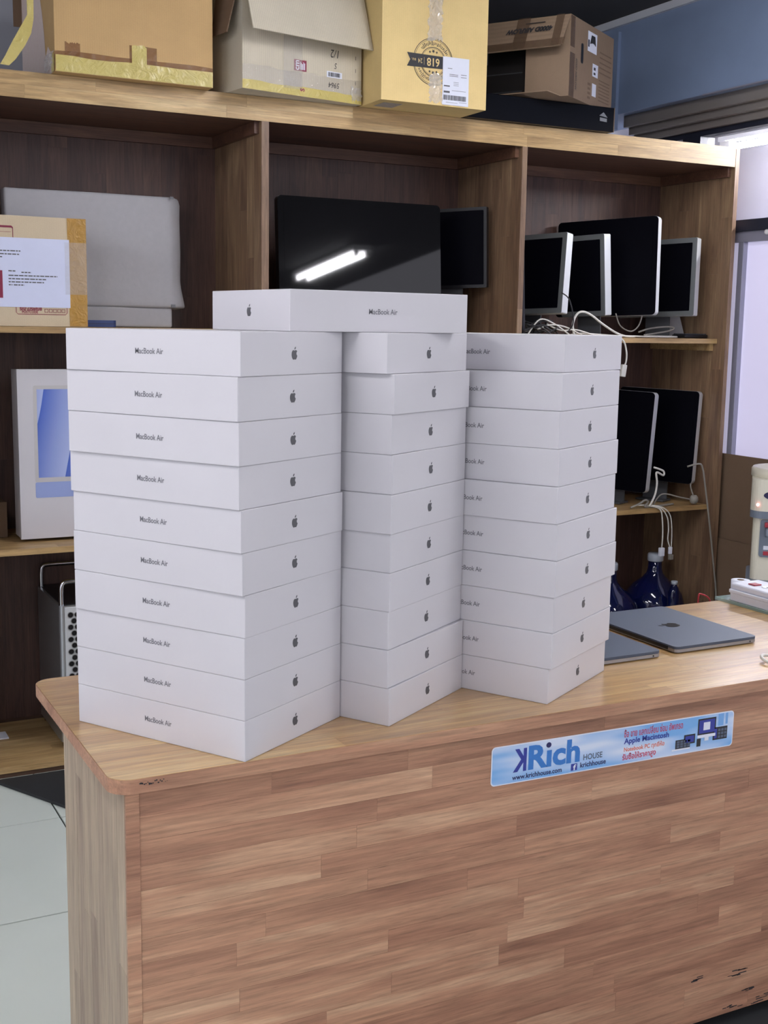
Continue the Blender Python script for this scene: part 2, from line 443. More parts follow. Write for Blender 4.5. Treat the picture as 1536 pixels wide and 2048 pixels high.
# ceiling fixtures (out of frame; they light the room, one mirrors in a dark screen, three are added fill)
for i, (fx, fy) in enumerate(FIXTURES):
    where = ['over the front of the counter', 'over the right half of the counter', 'at the far right of the shop', 'added as fill over the aisle right of the camera', 'added as fill left of the counter', 'added as fill behind the camera'][i]
    fl = thing('ceiling_or_fill_light', 'twin-tube white ceiling light ' + where, 'lamp', (fx, fy, 2.80), group='twin-tube ceiling lights and added fill')
    box('housing', 'fixture_white', (-0.09, 0.09, -0.63, 0.63, -0.045, 0), fl, bev=0.004)
    for s in (-1, 1):
        tube('glass_tube', 'tube_glow', [(s * 0.05, -0.59, -0.07), (s * 0.05, 0.59, -0.07)], 0.014, fl, n=1, seg=10)
        for e in (-1, 1): box('socket', 'fixture_white', (s * 0.05 - 0.014, s * 0.05 + 0.014, e * 0.605 - 0.015, e * 0.605 + 0.015, -0.09, -0.045), fl)

# ================================================================== SHELF UNIT
SF, SB = 3.83, 4.29                     # front, back
shelf = thing('shelf_unit', 'large brown wooden shelf unit with three open bays behind the counter', 'shelf', (0.505, SF, 0))
def sl(x, y=SF, z=0): return (x - 0.505, y - SF, z)     # world -> shelf local
DIV = [(0.505, 0.525), (1.513, 1.539), (2.530, 2.552), (3.553, 3.573)]
rs = random.Random(3)
# backs
bays = [(0.525, 1.513), (1.539, 2.530), (2.552, 3.553)]
for k, (a, b) in enumerate(bays):
    bp_ = box('back_panel', 'timber_core', (a - 0.505, b - 0.505, 0.46, 0.47, 0.02, 2.12), shelf)
    z0 = (0.05, 1.43, 0.05)[k]
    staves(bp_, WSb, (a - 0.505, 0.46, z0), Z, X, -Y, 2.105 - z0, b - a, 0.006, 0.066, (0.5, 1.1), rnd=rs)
# dividers
for k, (a, b) in enumerate(DIV):
    d = box('divider', 'timber_core', (a - 0.505 + 0.004, b - 0.505 - (0.0 if k == 3 else 0.004), 0.004, 0.47, 0.0, 2.105 if k < 3 else 2.17), shelf)
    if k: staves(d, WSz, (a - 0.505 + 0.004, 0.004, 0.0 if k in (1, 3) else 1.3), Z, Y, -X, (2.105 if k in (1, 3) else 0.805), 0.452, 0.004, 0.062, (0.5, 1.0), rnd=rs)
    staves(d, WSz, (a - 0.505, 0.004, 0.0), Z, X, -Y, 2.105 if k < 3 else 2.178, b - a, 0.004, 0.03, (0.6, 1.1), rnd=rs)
# top with fascia
top = box('top_board', 'timber_core', (0, 3.048, 0.006, 0.47, 2.150, 2.180), shelf)
staves(top, WSx, (0, 0.006, 2.105), X, Z, -Y, 3.046, 0.0765, 0.006, 0.038, (0.35, 0.8), rnd=rs)
fas = box('top_rail', 'timber_core', (0, 3.046, 0.006, 0.024, 2.106, 2.150), shelf)
for k, (a, b) in enumerate(bays):
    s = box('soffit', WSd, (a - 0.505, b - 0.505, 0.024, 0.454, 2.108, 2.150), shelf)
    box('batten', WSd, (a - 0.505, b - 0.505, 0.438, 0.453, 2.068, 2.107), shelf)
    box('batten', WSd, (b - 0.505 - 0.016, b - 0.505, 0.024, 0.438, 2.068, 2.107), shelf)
# middle boards
for k, (a, b) in enumerate(bays):
    for zt in ((1.432, 0.734) if k == 0 else (1.42, 0.726)):
        s = box('shelf_board', WSx, (a - 0.505, b - 0.505, 0.052, 0.453, zt - 0.020, zt - 0.001), shelf)
        staves(s, WSx, (a - 0.505, 0.052, zt - 0.020), X, Z, -Y, b - a, 0.020, 0.003, 0.03, (0.4, 0.8), rnd=rs)
        if k == 0: staves(s, WSx, (a - 0.505, 0.052, zt - 0.001), X, Y, Z, b - a, 0.40, 0.001, 0.06, (0.4, 0.8), rnd=rs, jitter=0.0001)
    box('cleat', WSx, (b - 0.505 - 0.02, b - 0.505, 0.07, 0.45, (1.432 if k == 0 else 1.42) - 0.05, (1.432 if k == 0 else 1.42) - 0.021), shelf)
    s = box('bottom_board', WSx, (a - 0.505, b - 0.505, 0.002, 0.453, 0.018, 0.039), shelf)
    staves(s, WSx, (a - 0.505, 0.002, 0.039), X, Y, Z, b - a, 0.45, 0.001, 0.05, (0.4, 0.8), rnd=rs, jitter=0.0001)
    box('plinth', 'timber_core', (a - 0.505, b - 0.505, 0.012, 0.03, 0.0, 0.018), shelf)

# ================================================================== COUNTER
CX0, CX1, CF, CB, CT = 0.447, 2.75, 1.745, 2.335, 0.76
counter = thing('counter', 'long wooden shop counter with a glossy top carrying the white cartons', 'counter', (CX0, CF, 0))
def clip(poly, ax, val, keep_ge):
    out = []
    for i in range(len(poly)):
        p, q = poly[i], poly[(i + 1) % len(poly)]
        ip = (p[ax] >= val) if keep_ge else (p[ax] <= val); iq = (q[ax] >= val) if keep_ge else (q[ax] <= val)
        if ip: out.append(p)
        if ip != iq:
            t = (val - p[ax]) / (q[ax] - p[ax]); out.append((p[0] + (q[0] - p[0]) * t, p[1] + (q[1] - p[1]) * t))
    return out
TL, TD = CX1 - CX0, CB - CF
outline = rounded_rect(TL, TD, 0.035, 8, TL / 2, TD / 2)
tt = prism('tabletop', 'timber_core', rounded_rect(TL - 0.002, TD - 0.002, 0.034, 8, TL / 2, TD / 2), CT - 0.0225, CT - 0.001, counter)
rc = random.Random(11)
rows = 13
for j in range(rows):
    y0, y1 = TD * j / rows, TD * (j + 1) / rows
    p = -rc.random() * 0.4
    while p < TL:
        q = p + rc.uniform(0.35, 0.75)
        poly = clip(clip(clip(clip(outline, 1, y0 + 0.0001, True), 1, y1 - 0.0001, False), 0, max(p, 0) + 0.0001, True), 0, min(q, TL) - 0.0001, False)
        if len(poly) > 2: prism('stave', WXt, poly, CT - 0.0235, CT, tt)
        p = q
# thin lipping glued round the edge of the top
_in = rounded_rect(TL + 0.0004, TD + 0.0004, 0.0352, 8, TL / 2, TD / 2); _out = rounded_rect(TL + 0.002, TD + 0.002, 0.036, 8, TL / 2, TD / 2)
bm = bmesh.new()
for i in range(len(_in)):
    k = (i + 1) % len(_in); bm_prism(bm, [_in[i], _out[i], _out[k], _in[k]], CT - 0.0236, CT - 0.0006)
bmesh.ops.remove_doubles(bm, verts=bm.verts[:], dist=0.00001)
from_bm('edge_lipping', bm, WX, counter)
# side panel (left end), front panel, kick board
sp = box('side_panel', 'timber_core', (0.026, 0.044, 0.014, 0.43, 0.0, CT - 0.0235), counter)
staves(sp, WZs, (0.026, 0.014, 0.0), Z, Y, -X, CT - 0.0245, 0.416, 0.004, 0.046, (0.55, 1.0), rnd=rc)
staves(sp, WX, (0.022, 0.014, 0.0), Z, X, -Y, CT - 0.0245, 0.022, 0.006, 0.03, (0.8, 1.2), rnd=rc)
fp = box('front_panel', 'timber_core', (0.044, TL - 0.02, 0.016, 0.03, 0.037, CT - 0.0235), counter)
staves(fp, WX, (0.0445, 0.016, 0.037), X, Z, -Y, TL - 0.066, CT - 0.0235 - 0.038, 0.006, 0.041, (0.22, 0.6), rnd=rc)
box('kick_board', 'dark_plinth', (0.044, TL - 0.02, 0.05, 0.06, 0.0, 0.037), counter)
box('inner_panel', WX, (0.046, TL - 0.02, 0.40, 0.43, 0.0, CT - 0.0235), counter)
# worn chip on the front edge near the corner
bm = bmesh.new(); rw = random.Random(5)
for k in range(16):
    cx = 0.044 + k * 0.0028; cz = CT - 0.0085 + rw.uniform(-0.0025, 0.0025); s = rw.uniform(0.0008, 0.0022) * (1 if k < 11 else 0.6)
    pts = [(cx + s * 1.3 * math.cos(a) * rw.uniform(.6, 1.2), cz + s * math.sin(a) * rw.uniform(.6, 1.2)) for a in [i * math.pi / 3 for i in range(6)]]
    vs2 = [bm.verts.new((x, -0.0014, z)) for x, z in pts]; vb = [bm.verts.new((x, 0.0008, z)) for x, z in pts]
    bm.faces.new(vs2); bm.faces.new(vb[::-1])
    for i in range(6): bm.faces.new((vs2[i], vs2[(i + 1) % 6], vb[(i + 1) % 6], vb[i]))
from_bm('chipped_patch', bm, 'print_black', counter)
# scuffs low on the front panel
bm = bmesh.new()
for (sx, sz, ln) in ((1.18, 0.135, .025), (1.27, 0.12, .05), (1.30, .128, .04), (1.40, 0.085, .07), (1.33, .075, .03), (1.25, .05, .06), (1.31, .043, .08), (1.37, .05, .05)):
    for q in range(5):
        x0 = sx + rw.uniform(0, ln); z0 = sz + rw.uniform(-.004, .004); l = rw.uniform(.008, .022)
        bm_box(bm, x0, x0 + l, 0.0092, 0.0098, z0, z0 + rw.uniform(.0008, .0022))
from_bm('scuff_mark', bm, 'print_black', counter)

# ------------------------------------------------------------------ printed strip sticker on the counter front
m, t, b = nt_new('sticker_print')
tc = t.nodes.new('ShaderNodeTexCoord'); mp = t.nodes.new('ShaderNodeMapping'); mp.inputs['Rotation'].default_value = (0, 0, 0.25); mp.inputs['Scale'].default_value = (3.5, 20, 1)
nz = t.nodes.new('ShaderNodeTexNoise'); nz.inputs['Scale'].default_value = 1.0; nz.inputs['Detail'].default_value = 2
rp = t.nodes.new('ShaderNodeValToRGB'); e = rp.color_ramp.elements
e[0].position = 0.38; e[0].color = srgb(122, 176, 230); e[1].position = 0.58; e[1].color = srgb(216, 227, 246)
t.links.new(tc.outputs['Object'], mp.inputs[0]); t.links.new(mp.outputs[0], nz.inputs['Vector']); t.links.new(nz.outputs['Fac'], rp.inputs[0]); t.links.new(rp.outputs[0], b.inputs['Base Color'])
b.inputs['Roughness'].default_value = 0.3
plain('ink_navy', srgb(38, 38, 92), 0.4); plain('ink_indigo', srgb(52, 62, 150), 0.4); plain('ink_blue', srgb(58, 122, 198), 0.4)
plain('ink_red', srgb(196, 52, 84), 0.4); plain('ink_orange', srgb(226, 122, 96), 0.4); plain('ink_slate', srgb(86, 96, 116), 0.4); plain('ink_sky', srgb(120, 170, 226), 0.4)
st = thing('sticker', 'blue and white shop sticker reading KRich HOUSE on the counter front', 'sticker', (1.1335, 1.7545, 0.6355))
SM = frame((0, 0, 0), (0.573, 0, -0.007), (0, 0, 1))
SW, SH = 0.573, 0.0735
prism('sheet_edge', 'paper_white', rounded_rect(SW, SH, 0.008, 5, SW / 2, SH / 2), 0.0, 0.0006, st, SM)
prism('printed_sheet', 'sticker_print', rounded_rect(SW - 0.004, SH - 0.004, 0.007, 5, SW / 2, SH / 2), 0.0006, 0.0009, st, SM)
def fit_text(name, st_, mat, parent, M, x0, x1, y0, y1, bold=0.0, lift=0.0012, mirror=False):
    """lettering scaled to fill the box x0..x1, y0..y1"""
    me = text_mesh(st_, 0.05, bold=bold).copy(); me.materials.clear(); me.materials.append(MATS[mat])
    xs = [v.co.x for v in me.vertices]; ys = [v.co.y for v in me.vertices]
    for v in me.vertices:
        fx = (v.co.x - min(xs)) / (max(xs) - min(xs)); fx = 1 - fx if mirror else fx
        v.co = (x0 + fx * (x1 - x0), y0 + (v.co.y - min(ys)) / (max(ys) - min(ys)) * (y1 - y0), lift)
    o = bpy.data.objects.new(name, me); COL.objects.link(o); o.parent = parent; o.matrix_local = M
    return o
fit_text('lettering', 'K', 'ink_indigo', st, SM, 0.0465, 0.0755, 0.0205, 0.064, bold=0.0018, mirror=True)
fit_text('lettering', 'R\u0131ch', 'ink_blue', st, SM, 0.0795, 0.195, 0.0200, 0.0665, bold=0.0018)
prism('letter_dot', 'ink_navy', [(0.1235 + 0.0056 * math.cos(a), 0.0625 + 0.0052 * math.sin(a)) for a in [i * math.pi / 8 for i in range(16)]], 0.0010, 0.0013, st, SM)
fit_text('lettering', 'HOUSE', 'ink_slate', st, SM, 0.2035, 0.2475, 0.0215, 0.0330, bold=0.0008)
fit_text('lettering', 'www.krichhouse.com', 'ink_navy', st, SM, 0.0455, 0.1550, 0.0060, 0.0155, bold=0.0010)
flat('social_badge', 'ink_indigo', [(0.176, 0.190, 0.0050, 0.0180)], st, SM, lift=0.0010)
fit_text('lettering', 'f', 'paper_white', st, SM, 0.1805, 0.1875, 0.0055, 0.0165, bold=0.0012, lift=0.0016)
fit_text('lettering', 'krichhouse', 'ink_navy', st, SM, 0.1970, 0.2565, 0.0080, 0.0180, bold=0.0010)
fit_text('lettering', 'ซื้อ ขาย แลกเปลี่ยน ซ่อม อัพเกรด', 'ink_red', st, SM, 0.2970, 0.4410, 0.0530, 0.0690, bold=0.0006)
fit_text('lettering', 'Apple Macintosh', 'ink_indigo', st, SM, 0.2975, 0.4070, 0.0365, 0.0510, bold=0.0014)
fit_text('lettering', 'Notebook PC ทุกยี่ห้อ', 'ink_orange', st, SM, 0.2985, 0.3970, 0.0215, 0.0350, bold=0.0010)
fit_text('lettering', 'รับซื้อให้ราคาสูง', 'ink_red', st, SM, 0.2955, 0.3765, 0.0045, 0.0215, bold=0.0010)
fit_text('lettering', 'ตรงข้าม', 'ink_indigo', st, SM, 0.5080, 0.5560, 0.0060, 0.0120, bold=0.0004) if False else None
flat('printed_picture', 'print_black', [(0.480, 0.526, 0.033, 0.066), (0.520, 0.557, 0.018, 0.044), (0.425, 0.462, 0.012, 0.030), (0.446, 0.474, 0.019, 0.038), (0.479, 0.489, 0.010, 0.026)], st, SM, lift=0.0010)
flat('printed_picture', 'ink_indigo', [(0.483, 0.523, 0.036, 0.063), (0.449, 0.471, 0.022, 0.035), (0.523, 0.530, 0.021, 0.041)], st, SM, lift=0.0013, th=0.0002)
flat('printed_picture', 'paper_white', [(0.480, 0.526, 0.027, 0.033), (0.494, 0.511, 0.042, 0.058), (0.498, 0.509, 0.020, 0.027), (0.416, 0.462, 0.009, 0.012)], st, SM, lift=0.0014, th=0.0002)
flat('printed_picture', 'ink_slate', [(0.428 + i * 0.009, 0.435 + i * 0.009, 0.014 + r * 0.005, 0.018 + r * 0.005) for i in range(4) for r in range(3)] + [(0.533 + i * 0.008, 0.539 + i * 0.008, 0.021 + r * 0.007, 0.026 + r * 0.007) for i in range(3) for r in range(3)], st, SM, lift=0.0013, th=0.0002)
flat('printed_band', 'ink_sky', [(0.532, 0.546, 0.046, 0.071), (0.551, 0.557, 0.048, 0.071)], st, SM, lift=0.0009, th=0.0002)

# ================================================================== WHITE LAPTOP CARTONS
BW, BL, BH = 0.2749, 0.365, 0.0681
def apple_outline(h):
    """bitten apple silhouette, height of body about 0.8 h"""
    body = [(0.00, 0.335), (0.10, 0.385), (0.22, 0.385), (0.315, 0.335), (0.36, 0.285), (0.285, 0.215), (0.255, 0.11), (0.285, 0.0), (0.385, -0.075),
            (0.335, -0.20), (0.255, -0.325), (0.17, -0.40), (0.09, -0.395), (0.0, -0.365), (-0.09, -0.395), (-0.17, -0.40), (-0.26, -0.325),
            (-0.345, -0.19), (-0.395, -0.03), (-0.39, 0.13), (-0.335, 0.28), (-0.235, 0.37), (-0.12, 0.385)]
    leaf = [(0.00, 0.43), (0.005, 0.52), (0.06, 0.61), (0.17, 0.665), (0.175, 0.575), (0.115, 0.475)]
    s = h / 1.07; dy = -0.13
    return [(x * s, (y + dy) * s) for x, y in body], [(x * s, (y + dy) * s) for x, y in leaf]
def apple_mesh(name, h, mat, th=0.0003):
    bm = bmesh.new()
    for poly in apple_outline(h): bm_prism(bm, poly, 0, th)
    bmesh.ops.triangulate(bm, faces=[f for f in bm.faces if len(f.verts) > 4])
    me = bpy.data.meshes.new(name); bmesh.ops.recalc_face_normals(bm, faces=bm.faces[:]); bm.to_mesh(me); bm.free()
    me.materials.append(MATS[mat]); return me
logo_me = apple_mesh('printed_logo', 0.0205, 'print_grey')
let_me = text_mesh('MacBook Air', 0.0128, sx=0.88, space=0.98, bold=0.00012); let_me.materials.append(MATS['print_mid'])
bm = bmesh.new(); bm_box(bm, -BW / 2, BW / 2, -BL / 2, BL / 2, 0.0001, BH - 0.0002, bev=0.0012, seg=2)
carton_me = bpy.data.meshes.new('carton'); bmesh.ops.recalc_face_normals(bm, faces=bm.faces[:]); bm.to_mesh(carton_me); bm.free(); carton_me.materials.append(MATS['carton_white'])
def carton(loc, rz, label, group, flip=False):
    t = thing('laptop_carton', label, 'box', loc, rz, group)
    def add(n, me, M=None):
        o = bpy.data.objects.new(n, me); COL.objects.link(o); o.parent = t
        if M is not None: o.matrix_local = M
    add('carton', carton_me)
    if flip: add('printed_lettering', let_me, frame((BW / 2 + 0.0003, 0, BH / 2), (0, 1, 0), (0, 0, 1)))
    else: add('printed_lettering', let_me, frame((-BW / 2 - 0.0003, 0, BH / 2), (0, -1, 0), (0, 0, 1)))
    add('printed_logo', logo_me, frame((0, -BL / 2 - 0.0001, BH / 2), (1, 0, 0), (0, 0, 1)))
CORNERS = [(0.6605, 1.7424, 31.39), (0.6602, 1.7416, 31.42), (0.6592, 1.7405, 31.39), (0.6594, 1.7372, 31.83), (0.6542, 1.7354, 30.87), (0.6511, 1.7328, 30.09), (0.6475, 1.732, 30.17), (0.6457, 1.7265, 30.35), (0.6435, 1.7251, 30.12), (0.6475, 1.7236, 31.16),
 (0.9534, 1.8072, 31.71), (0.95, 1.8098, 30.82), (0.9498, 1.8093, 32.11), (0.9515, 1.8086, 32.3), (0.9511, 1.8075, 32.21), (0.9492, 1.8037, 32.28), (0.9488, 1.8009, 32.49), (0.9459, 1.8022, 31.86), (0.9478, 1.7974, 31.72), (0.9343, 1.8, 30.32),
 (1.2729, 1.7852, 30.25), (1.2767, 1.7819, 29.9), (1.2764, 1.7806, 30.19), (1.2769, 1.7798, 28.89), (1.2792, 1.7815, 29.42), (1.2765, 1.7816, 30.2), (1.2807, 1.7862, 29.75), (1.2796, 1.7891, 29.84), (1.2871, 1.7945, 30.41), (1.3089, 1.8212, 30.27)]
ORD = ['bottom carton', 'second carton from the bottom', 'third carton from the bottom', 'fourth carton from the bottom', 'fifth carton from the bottom',
       'fifth carton from the top', 'fourth carton from the top', 'third carton from the top', 'second carton from the top', 'top carton']
SHIFT_M = [-0.0070, -0.0070, -0.0040, -0.006, -0.004, -0.005, 0, 0, 0, 0]; SHIFT_R = [0.006, 0.002, 0.0052, 0, 0, 0, 0, 0, 0, 0]
for i, (cx, cy, deg) in enumerate(CORNERS):
    s, k = divmod(i, 10); a = R(deg); ln = math.hypot(cx, cy); sh = (0, SHIFT_M[k], SHIFT_R[k])[s]; cx += cx / ln * sh; cy += cy / ln * sh
    ctr = Vector((cx, cy, CT + k * BH)) + Vector((math.cos(a), math.sin(a), 0)) * BW / 2 + Vector((-math.sin(a), math.cos(a), 0)) * BL / 2
    stack = ('left', 'middle', 'right')[s]
    carton(ctr, a, 'white laptop carton, ' + ORD[k] + ' in the ' + stack + ' stack', 'cartons of the %s stack' % stack)
a = R(7.46)
ctr = Vector((0.772, 1.83, CT + 10 * BH)) + Vector((math.cos(a), math.sin(a), 0)) * BL / 2 + Vector((-math.sin(a), math.cos(a), 0)) * BW / 2
carton(ctr, a - math.pi / 2, 'single white laptop carton lying across the tops of the left and middle stacks', 'cartons on the counter', flip=True)

# ================================================================== CLOSED LAPTOPS
def laptop(loc, rz, wx, dy, label, logo=True):
    t = thing('laptop', label, 'laptop', loc, rz, 'closed grey laptops on the counter')
    prism('base', 'laptop_edge', rounded_rect(wx, dy, 0.012, 6), 0.0025, 0.0095, t)
    prism('lid', 'laptop_grey', rounded_rect(wx, dy, 0.012, 6), 0.0102, 0.0155, t)
    prism('gasket', 'black_plastic', rounded_rect(wx - 0.002, dy - 0.002, 0.011, 6), 0.0094, 0.0103, t)
    prism('underside', 'laptop_base', rounded_rect(wx - 0.012, dy - 0.012, 0.010, 6), 0.0012, 0.0026, t)
    box('hinge', 'black_plastic', (-wx / 2 - 0.0006, -wx / 2 + 0.004, -dy * 0.42, dy * 0.42, 0.004, 0.0125), t, bev=0.001)
    for sx in (-1, 1):
        for sy in (-1, 1): lathe('foot', 'black_plastic', [(0.006, 0.0), (0.006, 0.0016)], t, seg=12, M=Matrix.Translation((sx * (wx / 2 - 0.03), sy * (dy / 2 - 0.03), 0)))
    lathe('audio_port', 'black_plastic', [(0.0018, 0), (0.0018, 0.0006)], t, seg=10, M=frame((wx / 2 - 0.022, -dy / 2 - 0.0004, 0.006), (1, 0, 0), (0, 0, 1)))
    if logo:
        me = apple_mesh('logo', 0.052, 'logo_black')
        link('logo', me, t, [], frame((0, 0, 0.0154), (0, 1, 0), (-1, 0, 0)))
    return t
laptop((1.8535, 2.129, CT), 0.003, 0.2357, 0.322, 'closed grey laptop with a dark logo lying on the counter beside the right stack')
lp2 = laptop((1.5935, 2.108, CT), 0.0, 0.193, 0.296, 'second closed grey laptop half hidden behind the right stack of cartons', logo=False)

# ------------------------------------------------------------------ things at the right end of the counter
tag(box('glass_sheet', 'glass_sheet', (2.195, 2.70, 1.93, 2.35, CT, CT + 0.008), bev=0.001), 'pale green glass sheet lying on the right end of the counter', 'glass sheet')
bt = thing('document_tray', 'flat white box under the socket strip on the right end of the counter', 'box', (2.40, 2.11, CT + 0.008))
box('tray_body', 'paper_white', (-0.20, 0.22, -0.13, 0.19, 0, 0.020), bt, bev=0.002)
box('tray_lid', 'paper_white', (-0.203, 0.223, -0.133, 0.193, 0.0202, 0.030), bt, bev=0.002)
ps = thing('socket_strip', 'white socket strip with a red switch on the flat white box', 'socket strip', (2.235, 2.165, CT + 0.038))
box('strip_body', 'paper_white', (-0.035, 0.06, -0.19, 0.135, 0, 0.016), ps, bev=0.004)
box('switch', 'logo_red', (-0.012, 0.012, 0.075, 0.098, 0.016, 0.0195), ps, bev=0.001)
for k in range(4):
    yk = 0.045 - k * 0.055
    lathe('socket', 'aluminium_pale', [(0.021, 0.0162), (0.021, 0.0172), (0.0185, 0.0172), (0.018, 0.0166)], ps, seg=20, M=Matrix.Translation((0.012, yk, 0)))
    for s in (-1, 1): box('slot', 'print_black', (0.012 + s * 0.007 - 0.0016, 0.012 + s * 0.007 + 0.0016, yk - 0.005, yk + 0.005, 0.0168, 0.0174), ps)
rl = thing('paper_roll', 'small white paper roll standing behind the socket strip', 'paper roll', (2.262, 2.330, CT + 0.008))
lathe('roll', 'paper_white', [(0.024, 0), (0.024, 0.042), (0.009, 0.042), (0.009, 0.036), (0.0005, 0.036)], rl, seg=24)
tube('core', 'card_dull', [(0, 0, 0.034), (0, 0, 0.0425)], 0.0088, rl, n=1, seg=16)
rg = [(0.018 * math.cos(i * math.pi / 10), 0.026 * math.sin(i * math.pi / 10), 0.0085 + 0.004 * math.sin(i * math.pi / 10)) for i in range(20)]
rgo = tube('cable_tie', 'cable_white', rg + [rg[0]], 0.0035, n=2); rgo.location = (1.876, 1.826, CT - 0.001)
tag(rgo, 'cream cable loop on the counter at the right edge of the picture', 'cable')
tag(tube('red_cable', 'cable_red', [(2.143, 2.352, 0.70), (2.139, 2.350, 0.770), (2.150, 2.350, 0.777), (2.181, 2.352, 0.757), (2.19, 2.356, 0.70)], 0.0022), 'thin red cable curling over the back edge of the counter', 'cable')

# ================================================================== CARTONS ON TOP OF THE SHELF
T = 2.1825
def open_box(t, mat, w, d, h, th=0.004, top=True):
    """corrugated carton shell, origin at its left-front-bottom corner"""
    box('front', mat, (0, w, 0, th, 0, h), t); box('rear', mat, (0, w, d - th, d, 0, h), t)
    box('side', mat, (0, th, th, d - th, 0, h), t); box('side', mat, (w - th, w, th, d - th, 0, h), t)
    box('bottom', mat, (th, w - th, th, d - th, 0, th), t)
    if top: box('lid', mat, (th, w - th, th, d - th, h - th, h), t)
def strip(name, mat, parent, pts, thick=0.0006):
    """ribbon given as list of (left, right) point pairs"""
    bm = bmesh.new(); prev = None
    rows_ = [(bm.verts.new(a), bm.verts.new(b)) for a, b in pts]
    for (a, b), (c, d) in zip(rows_, rows_[1:]): bm.faces.new((a, b, d, c))
    o = from_bm(name, bm, mat, parent)
    sd = o.modifiers.new('thickness', 'SOLIDIFY'); sd.thickness = thick; sd.offset = 0
    return o
def board(name, mat, parent, p, th=0.004):
    """thin quad board through 4 corner points, given a thickness"""
    p = [Vector(q) for q in p]; n = (p[1] - p[0]).cross(p[3] - p[0]).normalized() * th
    bm = bmesh.new(); a_ = [bm.verts.new(q) for q in p]; b_ = [bm.verts.new(q + n) for q in p]
    bm.faces.new(a_); bm.faces.new(b_[::-1])
    for i in range(4): bm.faces.new((a_[i], b_[i], b_[(i + 1) % 4], a_[(i + 1) % 4]))
    return from_bm(name, bm, mat, parent)
def crinkled(name, parent, M, x0, x1, y0, y1, seed, amp=0.005, nx=7, ny=16, lift=0.001):
    """crumpled strip of clear tape"""
    r = random.Random(seed); bm = bmesh.new(); g = []
    for j in range(ny + 1):
        row_ = []
        for i in range(nx + 1):
            ex = (i in (0, nx)) * r.uniform(-0.004, 0.004); ey = (j in (0, ny)) * r.uniform(-0.006, 0.006)
            row_.append(bm.verts.new((x0 + (x1 - x0) * (i + r.uniform(-.3, .3)) / nx + ex, y0 + (y1 - y0) * (j + r.uniform(-.3, .3)) / ny + ey, lift + r.random() * amp)))
        g.append(row_)
    for j in range(ny):
        for i in range(nx):
            if r.random() < 0.5:
                bm.faces.new((g[j][i], g[j][i + 1], g[j + 1][i + 1])); bm.faces.new((g[j][i], g[j + 1][i + 1], g[j + 1][i]))
            else:
                bm.faces.new((g[j][i], g[j][i + 1], g[j + 1][i])); bm.faces.new((g[j][i + 1], g[j + 1][i + 1], g[j + 1][i]))
    return from_bm(name, bm, 'tape_gloss', parent, M)
def barcode(x0, x1, y0, y1, seed):
    r = random.Random(seed); out = []; x = x0
    while x < x1 - 0.002:
        wd = r.choice((0.0008, 0.0012, 0.002)); out.append((x, min(x + wd, x1), y0, y1)); x += wd + r.choice((0.0007, 0.001, 0.0016))
    return out
def ragged(name, mat, parent, M, x0, x1, ya, yb, seed, amp=0.006, n=14, lift=0.0012):
    """tape patch with an uneven lower/upper edge"""
    r = random.Random(seed)
    up_ = [(x0 + (x1 - x0) * i / n, yb + r.uniform(-amp, amp)) for i in range(n + 1)]
    return prism(name, mat, [(x0, ya), (x1, ya)] + up_[::-1], lift, lift + 0.0004, parent, M)

# A: tan carton with yellow tape
A = thing('cardboard_box', 'tan carton edged with yellow tape on top of the shelf at the left', 'box', (0.84, 3.783, T))
open_box(A, 'card_tan', 0.49, 0.47, 0.42)
FA = frame((0, 0, 0), X, Z)
ragged('tape', 'tape_brown', A, FA, 0.0, 0.49, 0.004, 0.060, 1, 0.002, n=8, lift=0.0006)
ragged('tape', 'tape_yellow', A, FA, 0.002, 0.49, 0.001, 0.046, 2, 0.0022, n=9)
ragged('tape', 'tape_brown', A, FA, 0.225, 0.31, 0.04, 0.10, 4, 0.003, n=4, lift=0.0008)
ragged('tape', 'tape_yellow', A, FA, 0.232, 0.278, 0.02, 0.100, 3, 0.006, n=5, lift=0.0016)
ragged('tape', 'tape_brown', A, FA, 0.03, 0.075, 0.05, 0.085, 6, 0.004, lift=0.0008)
FL_ = frame((0, 0.47, 0), -Y, Z)
prism('tape', 'lit_side_pale', [(0.0, 0.001), (0.455, 0.001), (0.44, 0.05), (0.385, 0.085), (0.35, 0.06), (0.335, 0.13), (0.31, 0.20), (0.28, 0.26), (0.25, 0.419), (0.0, 0.419)], 0.0006, 0.001, A, FL_)  # no tape: paints the cool light falling on the left face
crinkled('tape', A, FL_, 0.34, 0.465, 0.012, 0.06, 9, 0.006, 8, 6)
strip('tape', 'tape_yellow', A, [((-0.004, -0.001, 0.0), (-0.004, 0.03, 0.0)), ((-0.004, -0.001, 0.05), (-0.004, 0.03, 0.05))])
hp = [((0.755 - .84, -0.02, 0.26), (0.778 - .84, -0.02, 0.26)), ((0.757 - .84, -0.03, 0.18), (0.776 - .84, -0.03, 0.185)), ((0.757 - .84, -0.03, 0.142), (0.774 - .84, -0.035, 0.132)),
      ((0.735 - .84, -0.04, 0.104), (0.764 - .84, -0.045, 0.088)), ((0.712 - .84, -0.045, 0.064), (0.744 - .84, -0.05, 0.05)), ((0.690 - .84, -0.04, 0.020), (0.718 - .84, -0.045, 0.012)), ((0.676 - .84, -0.035, -0.004), (0.700 - .84, -0.04, -0.006))]
strip('loose_tape', 'tape_yellow', A, hp)
strip('loose_tape', 'tape_yellow', A, [((0.0, 0.05, 0.40), (0.0, 0.08, 0.40)), ((-0.04, 0.02, 0.36), (-0.04, 0.04, 0.35)), ((0.755 - .84, -0.02, 0.26), (0.778 - .84, -0.02, 0.26))])
# strip of brown board standing behind A
board('flap', 'card_dull', A, [(-0.028, 0.462, 0.42), (-0.001, 0.462, 0.42), (-0.001, 0.462, 0.215), (-0.028, 0.462, 0.215)])

